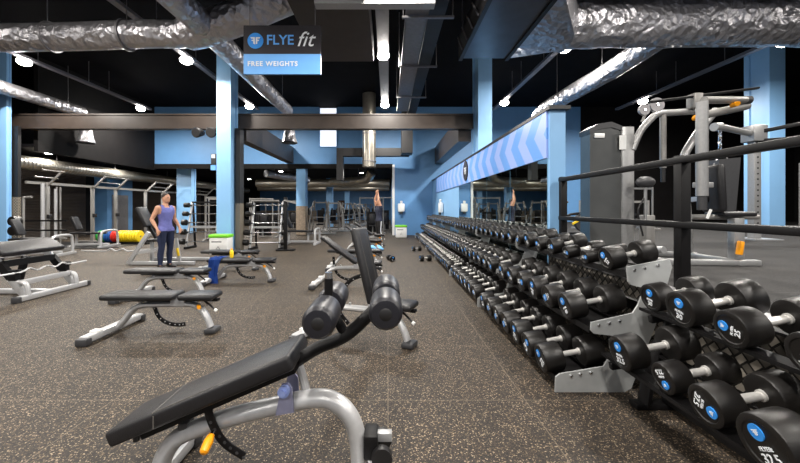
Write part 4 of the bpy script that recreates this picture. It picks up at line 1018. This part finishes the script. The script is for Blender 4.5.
t = thing('plate_rack', 'low black floor rack holding the coloured bumper plates', 'plate rack', (-11, 13.2, 0))
PX0 = at(100, 0, 13.6).x
for yy in (13.45, 13.75): MB().beam((PX0-.1, yy, .06), (PX0+1.9, yy, .06), .04, .05).build('rail', M['black_steel'], t, world=True)
for xx in (PX0-.1, PX0+1.9): MB().beam((xx, 13.4, .025), (xx, 13.8, .025), .06, .05).build('foot', M['black_steel'], t, world=True)
x = PX0; seqs = [('pgreen', 'green', 3, .09), ('pblue', 'blue', 3, .085), ('red', 'red', 3, .08), ('pyellow', 'yellow', 8, .095)]
for mk, cn, n, wd in seqs:
    for k in range(n):
        pt_ = thing('bumper_plate', '%s bumper plate standing in the floor rack, %s of the %s ones from the left' % (cn, nth(k), cn), 'weight plate', (x, 13.6, .3), 0, cn+' bumper plates')
        MB().loft([(V((0, 0, 0)), .2), (V((.012, 0, 0)), .225), (V((wd-.017, 0, 0)), .225), (V((wd-.005, 0, 0)), .2)], 28).build('disc', M[mk], pt_)
        MB().cyl((-.003, 0, 0), (wd-.002, 0, 0), .035, seg=14).build('hub', M['chrome'], pt_)
        x += wd+.004
o = MB().b2(-14.5, -9.6, 12.0, 14.4, 0, .02).build('lifting_platform', M['black'], smooth=False); tag(o, 'low black lifting platform with wooden edge by the squat rig', 'platform')
for i, (a, b) in enumerate([(-12.0, -11.0), (-10.9, -9.8), (-9.6, -8.6)]):
    o = MB().b2(a, b, 14.45, 14.75, 0, .04).build('wooden_edge_board', M['wood'], smooth=False); tag(o, 'yellow wooden board on the floor behind the press benches, %s from the left' % nth(i), 'board', 'wooden floor boards')

# incline press frame beside the man
t = thing('incline_press', 'silver incline press frame directly behind the man in purple', 'weight bench', (-5.7, 8.9, 0))
z_ = lambda px, py, Y: at(px, py, Y)
for Y in (8.6, 9.3):
    MB().beam(z_(149, 232, Y), z_(128, 264, Y), .06, .1, .01).build('slanted_leg', M['silver'], t, world=True)
    MB().beam((-6.3, Y, .05), (-4.75, Y, .05), .09, .08, .01).build('base_rail', M['silver'], t, world=True)
    MB().beam(z_(137, 253, Y), z_(156, 250, Y), .05, .06).build('side_bar', M['silver'], t, world=True)
    MB().beam(z_(156, 250, Y), z_(170, 240, Y), .05, .06).build('side_bar', M['silver'], t, world=True)
    MB().beam(z_(176, 238, Y), z_(180, 264, Y), .06, .07).build('upright', M['silver'], t, world=True)
MB().box(z_(145, 217, 8.95), (.12, .34, .55), Matrix.Rotation(-.45, 3, 'Y'), .04).build('backrest', M['vinyl'], t, world=True)
MB().beam(z_(147, 222, 8.95), z_(156, 238, 8.95), .05, .06).build('backrest_post', M['black_steel'], t, world=True)
MB().box(z_(156, 240, 8.95), (.45, .34, .07), None, .03).build('seat', M['vinyl'], t, world=True)
MB().beam(z_(152, 241, 8.95), z_(152, 262, 8.95), .07, .07).build('seat_post', M['silver'], t, world=True)
MB().beam((-6.15, 8.6, .3), (-6.15, 9.3, .3), .05, .07).build('cross_bar', M['silver'], t, world=True)
MB().box(z_(178, 252, 8.55), (.05, .05, .2), Matrix.Rotation(-.2, 3, 'Y'), .015).build('handle', M['yellow'], t, world=True)
o = MB().tube([(-7.8, 8.9, .32), (-7.2, 8.9, .3), (-7.05, 8.9, .36), (-6.9, 8.9, .3), (-6.75, 8.9, .36), (-6.6, 8.9, .3), (-6.3, 8.9, .34), (-6.05, 8.9, .345)], .018, 8, sub=4).build('curl_bar', M['silver'])
tag(o, 'curl bar leaning on the incline press frame left of the man', 'barbell')

# barbell racks
def barbell_rack(label, x, y, w, gname, where):
    t = thing('barbell_rack', label, 'barbell rack', (x, y, 0), 0, 'fixed barbell racks')
    zs = [.25, .58, .9, 1.2, 1.5]
    for s in (-1, 1):
        MB().beam((s*w*.36, -.35, .04), (s*w*.36, .35, .04), .08, .08, .01).build('foot_rail', M['black_steel'], t)
        MB().beam((s*w*.36, -.25, .05), (s*w*.36, .12, 1.62), .05, .07, .005).build('front_upright', M['silver'], t)
        MB().beam((s*w*.36, .3, .05), (s*w*.36, .15, 1.62), .05, .07, .005).build('rear_upright', M['black_steel'], t)
        for z in zs:
            yy = -.25+.37*z/1.6; MB().box((s*w*.36, yy-.05, z-.03), (.04, .1, .02)).build('hook', M['black_steel'], t)
    MB().beam((-w*.36, .1, 1.6), (w*.36, .1, 1.6), .05, .06).build('top_bar', M['black_steel'], t)
    MB().beam((-w*.36, -.05, .75), (w*.36, -.05, .75), .03, .07).build('cross_plate', M['silver'], t)
    for i, z in enumerate(zs):
        yy = -.25+.37*z/1.6-.07; r = .1 if z < 1 else .085
        b = thing('fixed_barbell', 'fixed barbell on the %s, %s from the bottom' % (where, nth(i)), 'barbell', (x, y+yy, z), 0, gname)
        MB().cyl((-w*.38, 0, 0), (w*.38, 0, 0), .017, seg=10).build('bar', M['chrome'], b)
        for s in (-1, 1): MB().loft([(V((s*w*.4, 0, 0)), r*.8), (V((s*w*.41, 0, 0)), r), (V((s*w*.52, 0, 0)), r), (V((s*w*.53, 0, 0)), r*.85)], 18).build('head', M['rubber'], b)
    return t
barbell_rack('fixed barbell rack right of the sign column', -4.1, 11.9, 1.35, 'barbells on the rack right of the column', 'rack right of the sign column')
barbell_rack('fixed barbell rack left of the sign column behind the man', -6.4, 12.2, 1.35, 'barbells on the rack left of the column', 'rack left of the sign column')
t = thing('squat_stand', 'tall black upright stand at the right end of the barbell rack', 'squat rack', (-3.35, 11.5, 0))
MB().b2(-3.4, -3.3, 11.4, 11.5, 0, 1.75, .005).build('upright', M['black_steel'], t, world=True)
MB().b2(-3.65, -3.05, 11.35, 11.55, 0, .05, .01).build('foot', M['black_steel'], t, world=True)
MB().beam((-3.35, 11.3, 1.65), (-3.0, 11.45, 1.55), .05, .05).build('arm', M['silver_far'], t, world=True)

# far machines beyond the columns
def pec_machine(i, x, y, rz, s=1):
    t = thing('plate_machine', 'silver framed machine in the far row, %s from the front' % nth(i), 'gym machine', (x, y, 0), rz, 'silver machines in the far row')
    for sx in (-1, 1):
        MB().tube([(sx*.55, -.5, .04), (sx*.5, -.35, .9), (sx*.35, -.1, 1.75)], .04, 8, sub=3).build('front_tube', M['silver_far'], t)
        MB().tube([(sx*.5, .5, .04), (sx*.35, .2, 1.3), (sx*.3, 0, 1.8)], .04, 8, sub=3).build('rear_tube', M['silver_far'], t)
        MB().beam((sx*.55, -.6, .04), (sx*.55, .6, .04), .08, .08, .01).build('base_rail', M['silver_far'], t)
        MB().cyl((sx*.6, .1, 1.2), (sx*.68, .1, 1.2), .2, seg=18).build('weight_plate', M['rubber'], t)
        MB().tube([(sx*.35, -.1, 1.5), (sx*.5, -.45, 1.4), (sx*.45, -.6, 1.1)], .025, 8).build('lever', M['silver_far'], t)
    MB().beam((-.35, -.05, 1.7), (.35, -.05, 1.7), .06, .07).build('top_bar', M['silver_far'], t)
    MB().beam((-.5, -.3, .9), (.5, -.3, .9), .05, .05).build('cross_bar', M['silver_far'], t)
    MB().beam((-.9, -.65, .04), (.9, -.65, .04), .09, .08, .01).build('front_rail', M['silver'], t)
    MB().box((0, -.15, .5), (.4, .45, .08), None, .03).build('seat', M['vinyl'], t)
    MB().box((0, .1, .95), (.34, .1, .7), Matrix.Rotation(.2, 3, 'X'), .03).build('backrest', M['vinyl'], t)
    return t
for i, (x, y, rz) in enumerate([(-3.75, 19.4, .1), (-3.3, 21.2, .5), (-3.6, 23.2, .3), (-3.0, 25.2, .6), (-2.9, 27.4, .5), (-2.6, 29.6, .5), (-2.4, 32, .4), (-1.9, 34, .7)]):
    pec_machine(i, x, y, rz)
for i, (x, y, rz) in enumerate([(-7.2, 15.2, .3), (-5.9, 16.8, 0), (-8.3, 17.6, .2), (-7.6, 21, .2), (-6.2, 23, .2), (-8.4, 26, .2), (-.9, 19.3, .2), (-.2, 22, 0)]):
    o = far_frame(['cable frame behind the man in purple', 'cable frame seen through the barbell rack right of the column', 'cable frame left of the barbell racks', 'cable frame under the low ceiling behind the barbell rack', 'second cable frame under the low ceiling', 'farthest cable frame at the left back', 'cable frame behind the man with raised arms', 'cable frame beside the white trim of the end wall'][i], x, y, 1.3, (1.9, 1.8, 1.9, 2, 1.9, 1.9, 2.0, 2.1)[i], 1.1, 0, rz=rz, group='cable frames at the back')

# ------------------------------------------------------------------ people
def limb_mesh(verts, edges):                            # overlapping round sections along every bone; fuse() makes one surface of them
    bm = bmesh.new(); bmesh.ops.create_icosphere(bm, subdivisions=2, radius=1); bm.verts.ensure_lookup_table()
    tv = [v.co.copy() for v in bm.verts]; tf = [[v.index for v in f.verts] for f in bm.faces]; bm.free()
    vs, fs = [], []; g = lambda r: r if isinstance(r, tuple) else (r, r)
    for a, b in edges:
        (pa, ra), (pb, rb) = verts[a], verts[b]; pa, pb, ra, rb = V(pa), V(pb), g(ra), g(rb)
        n = max(2, int((pb-pa).length/.018))
        for i in range(n+1):
            k = i/n; q = k*k*(3-2*k); rx = ra[0]+(rb[0]-ra[0])*q; ry = ra[1]+(rb[1]-ra[1])*q; c = pa.lerp(pb, k); rz = min(rx, ry); o = len(vs)
            vs += [(c.x+v.x*rx, c.y+v.y*ry, c.z+v.z*rz) for v in tv]; fs += [[j+o for j in f] for f in tf]
    me = bpy.data.meshes.new('limbs'); me.from_pydata(vs, [], fs); return me
def fuse(meshes, voxel):
    bm = bmesh.new()
    for me in meshes: bm.from_mesh(me)
    me = bpy.data.meshes.new('f'); bm.to_mesh(me); bm.free()
    ob = bpy.data.objects.new('f', me); C.objects.link(ob)
    m = ob.modifiers.new('r', 'REMESH'); m.mode = 'VOXEL'; m.voxel_size = voxel; m.use_smooth_shade = True
    s = ob.modifiers.new('sm', 'SMOOTH'); s.iterations = 5; s.factor = .5
    dg = bpy.context.evaluated_depsgraph_get(); out = bpy.data.meshes.new_from_object(ob.evaluated_get(dg))
    bpy.data.objects.remove(ob); return out
def mesh_of(mb):
    me = bpy.data.meshes.new('m'); mb.bm.to_mesh(me); mb.bm.free(); return me
def put(name, me, m, parent):
    me.materials.clear(); me.materials.append(m); me.name = name
    for p_ in me.polygons: p_.use_smooth = True; p_.material_index = 0
    o = bpy.data.objects.new(name, me); C.objects.link(o); o.parent = parent; return o
def person(label, loc, rz, arms, top, trousers, shoe, sleeveless=True, stripe=False, lean=0, headturn=0, H=1.72):
    """built facing -y (local), arms = {side: (elbow, wrist, finger direction)}"""
    s = H/1.75
    t = thing('person', label, 'person', loc, rz)
    Vt = {'pel': ((0, 0, .95), (.15, .11)), 'wst': ((0, 0, 1.1), (.135, .1)), 'chs': ((0, -.0, 1.3), (.175, .125)), 'nk0': ((0, .01, 1.46), (.075, .07)), 'nk': ((0, 0, 1.53), .055), 'hd': ((0, -.01, 1.6), .06)}
    E = [('pel', 'wst'), ('wst', 'chs'), ('chs', 'nk0'), ('nk0', 'nk'), ('nk', 'hd')]
    fing = []
    for sd, sg in (('l', 1), ('r', -1)):
        el, wr, fd = arms[sd]
        Vt['sh'+sd] = ((sg*.185, 0, 1.42), .066); Vt['el'+sd] = (el, .043); Vt['wr'+sd] = (wr, (.03, .026))
        mid = V((sg*.185, 0, 1.42)).lerp(V(el), .45); Vt['bi'+sd] = (tuple(mid), .054)
        fo = V(el).lerp(V(wr), .35); Vt['fo'+sd] = (tuple(fo), .045)
        fd = V(fd).normalized(); pm = V(wr)+fd*.07; Vt['pm'+sd] = (tuple(pm), (.038, .024))
        E += [('chs', 'sh'+sd), ('sh'+sd, 'bi'+sd), ('bi'+sd, 'el'+sd), ('el'+sd, 'fo'+sd), ('fo'+sd, 'wr'+sd), ('wr'+sd, 'pm'+sd)]
        side = fd.cross(V((0, 1, 0)));
        if side.length < .2: side = V((1, 0, 0))
        side.normalize(); curl = side.cross(fd).normalized()
        for j, (o_, ln) in enumerate(((-.027, .07), (-.009, .08), (.009, .076), (.027, .06))):
            b0 = pm+side*o_+fd*.01; b1 = b0+fd*ln*.5+curl*.008; b2 = b1+fd*ln*.38+curl*.03
            fing.append(([b0, b1, b2], .0105))
        b0 = V(wr)+fd*.03+side*.025; fing.append(([b0, b0+side*.03+fd*.025, b0+side*.036+fd*.065+curl*.012], .012))
        Vt['hp'+sd] = ((sg*.095, 0, .9), .105); Vt['th'+sd] = ((sg*.105, -.01, .72), .085); Vt['kn'+sd] = ((sg*.11, -.015, .5), .058); Vt['cf'+sd] = ((sg*.115, .015, .34), .057); Vt['an'+sd] = ((sg*.12, .02, .09), .038)
        Vt['to'+sd] = ((sg*.135, -.11, .035), (.04, .03))
        E += [('pel', 'hp'+sd), ('hp'+sd, 'th'+sd), ('th'+sd, 'kn'+sd), ('kn'+sd, 'cf'+sd), ('cf'+sd, 'an'+sd), ('an'+sd, 'to'+sd)]
    body = limb_mesh(Vt, E)
    mb = MB()
    for pts, r in fing: mb.tube(pts, r, 8, sub=3, rad=lambda q: 1-.25*q); mb.ball(pts[-1], r*.75, 8)
    R = Matrix.Rotation(headturn, 3, 'Z'); hc = V((0, -.015, 1.655))
    def hp_(x, y, z): return hc + R @ V((x, y, z))
    mb.ball(hc, .1, 20, (.77, .95, 1.17), R)
    mb.ball(hp_(0, -.03, -.06), .07, 16, (.8, .85, .8), R)
    mb.ball(hp_(0, -.098, -.012), .017, 10, (.8, 1, 1.5), R)
    mb.ball(hp_(0, -.088, -.052), .018, 10, (1.5, .6, .5), R)
    for sg in (-1, 1): mb.ball(hp_(sg*.078, .01, -.005), .022, 10, (.4, .8, 1.3), R); mb.ball(hp_(sg*.03, -.078, .028), .016, 8, (1.3, .7, .5), R)
    full = fuse([body, mesh_of(mb)], .0085)
    put('body', full, M['skin'], t)
    # hair and eyes
    hb = MB().ball(hp_(0, .012, .03), .1, 20, (.82, .98, 1.0), R)
    bmesh.ops.bisect_plane(hb.bm, geom=hb.bm.verts[:]+hb.bm.edges[:]+hb.bm.faces[:], plane_co=hp_(0, -.03, .055), plane_no=R @ V((0, -.75, -.65)), clear_outer=True)
    put('hair', mesh_of(hb), M['hair'], t)
    for sg in (-1, 1): MB().ball(hp_(sg*.031, -.083, .012), .011, 8).build('eye', M['black'], t)
    # clothes: the body surface of that region, lifted off the skin
    segs = [(x, y) for x, y in E]
    def seg_of(p):
        best = None
        for x, y in segs:
            A, B = V(Vt[x][0]), V(Vt[y][0]); ra = Vt[x][1]; ra = ra[0] if isinstance(ra, tuple) else ra
            rb = Vt[y][1]; rb = rb[0] if isinstance(rb, tuple) else rb
            d = B-A; k = max(0, min(1, (p-A).dot(d)/d.length_squared)); dist = (p-(A+d*k)).length-(ra+(rb-ra)*k)
            if best is None or dist < best[0]: best = (dist, x, y, k)
        return best
    def garment(name, keep, off, m):
        bm = bmesh.new(); bm.from_mesh(full); bm.normal_update()
        kill = [v for v in bm.verts if not keep(v.co, seg_of(v.co))]
        bmesh.ops.delete(bm, geom=kill, context='VERTS')
        nr = {v: v.normal.copy() for v in bm.verts}
        for v, q in nr.items(): v.co += q*off
        bmesh.ops.solidify(bm, geom=bm.faces[:], thickness=.006)
        me = bpy.data.meshes.new(name); bm.to_mesh(me); bm.free(); return put(name, me, m, t)
    def is_leg(sg): return sg[1][:2] in ('hp', 'th', 'kn', 'cf', 'an') or sg[2][:2] == 'hp'
    def is_arm(sg): return sg[1][:2] in ('sh', 'bi', 'el', 'fo', 'wr') or (sg[1] == 'chs' and sg[2][:2] == 'sh')
    def k_top(p, sg):
        if p.z < .88 or p.z > 1.5: return False
        if is_arm(sg):
            if sleeveless: return abs(p.x) < .165 and sg[1] == 'chs' or (sg[1][:2] == 'sh' and abs(p.x) < .15)
            return sg[1] == 'chs' or sg[1][:2] == 'sh' or (sg[1][:2] == 'bi' and sg[3] < .3)
        if sg[1] in ('nk0', 'nk'): return False
        if sleeveless and abs(p.x) < .06 and p.z > 1.43 and p.y < 0: return False
        return True
    put_full = full
    garment('tank_top' if sleeveless else 't_shirt', k_top, .016, top)
    tro = garment('trousers', lambda p, sg: (p.z < 1.0 and p.z > .09 and (is_leg(sg) or sg[1] in ('pel', 'wst'))), .011, trousers)
    if stripe:
        for sg in (-1, 1): MB().tube([(sg*.208, 0, .88), (sg*.212, -.01, .72), (sg*.188, -.015, .5), (sg*.19, .015, .34), (sg*.185, .02, .12)], .004, 6, .02, 4, up=(0, 1, 0)).build('side_stripe', M['white_print'], tro)
    for sg in (-1, 1):
        sh = MB().ball((sg*.128, -.04, .048), .1, 16, (.5, 1.42, .47), Matrix.Rotation(sg*.12, 3, 'Z'))
        sh.ball((sg*.12, .03, .09), .055, 12, (1, 1.1, .9))
        for v in sh.bm.verts: v.co.z = max(v.co.z, .002)
        so = sh.build('shoe', shoe, t)
    t.scale = (s, s, s)
    return t
arms1 = {'l': ((.28, .05, 1.16), (.27, -.12, .96), (-.1, -.4, -1)), 'r': ((-.28, .08, 1.16), (-.27, -.08, .94), (.05, -.3, -1))}
person('man in a purple tank top and navy trousers standing behind the flat benches', (-5.15, 8.1, 0), 1.25, arms1, M['purple'], M['navy'], M['black'], True, headturn=.15, H=1.72)
arms2 = {'l': ((.17, -.1, 1.72), (.08, -.08, 1.98), (-.1, -.1, 1)), 'r': ((-.17, -.1, 1.72), (-.08, -.08, 1.98), (.1, -.1, 1))}
person('man in a dark shirt and striped black trousers reaching both arms overhead', (-.36, 14.0, 0), -1.1, arms2, M['navytop'], M['black'], M['orange'], False, True, H=1.74)
o = MB().ball((-.42, 11.6, .09), .2, 18, (1.1, .8, .45)).ball((-.3, 11.45, .06), .13, 14, (1.3, .7, .45)).build('folded_towel', M['ltblue'])
tag(o, 'light blue towel lying on the floor near the man with raised arms', 'towel')

# ------------------------------------------------------------------ world, camera, view
w = bpy.data.worlds.new('world'); bpy.context.scene.world = w; w.use_nodes = True
bg = w.node_tree.nodes['Background']; bg.inputs[0].default_value = (.8, .87, 1, 1); bg.inputs[1].default_value = .3
cam = bpy.data.cameras.new('camera'); cam.sensor_width = 36; cam.lens = FPX/800*36
cam.shift_x = 12/800; cam.shift_y = -(231.5-208)/800; cam.clip_start = .05
co = bpy.data.objects.new('camera', cam); C.objects.link(co); co.location = (0, 0, CAM_H); co.rotation_euler = (PI/2, 0, 0)
sc = bpy.context.scene; sc.camera = co
sc.view_settings.view_transform = 'Standard'; sc.view_settings.look = 'None'; sc.view_settings.exposure = 0; sc.view_settings.gamma = 1
sc.view_settings.use_curve_mapping = False
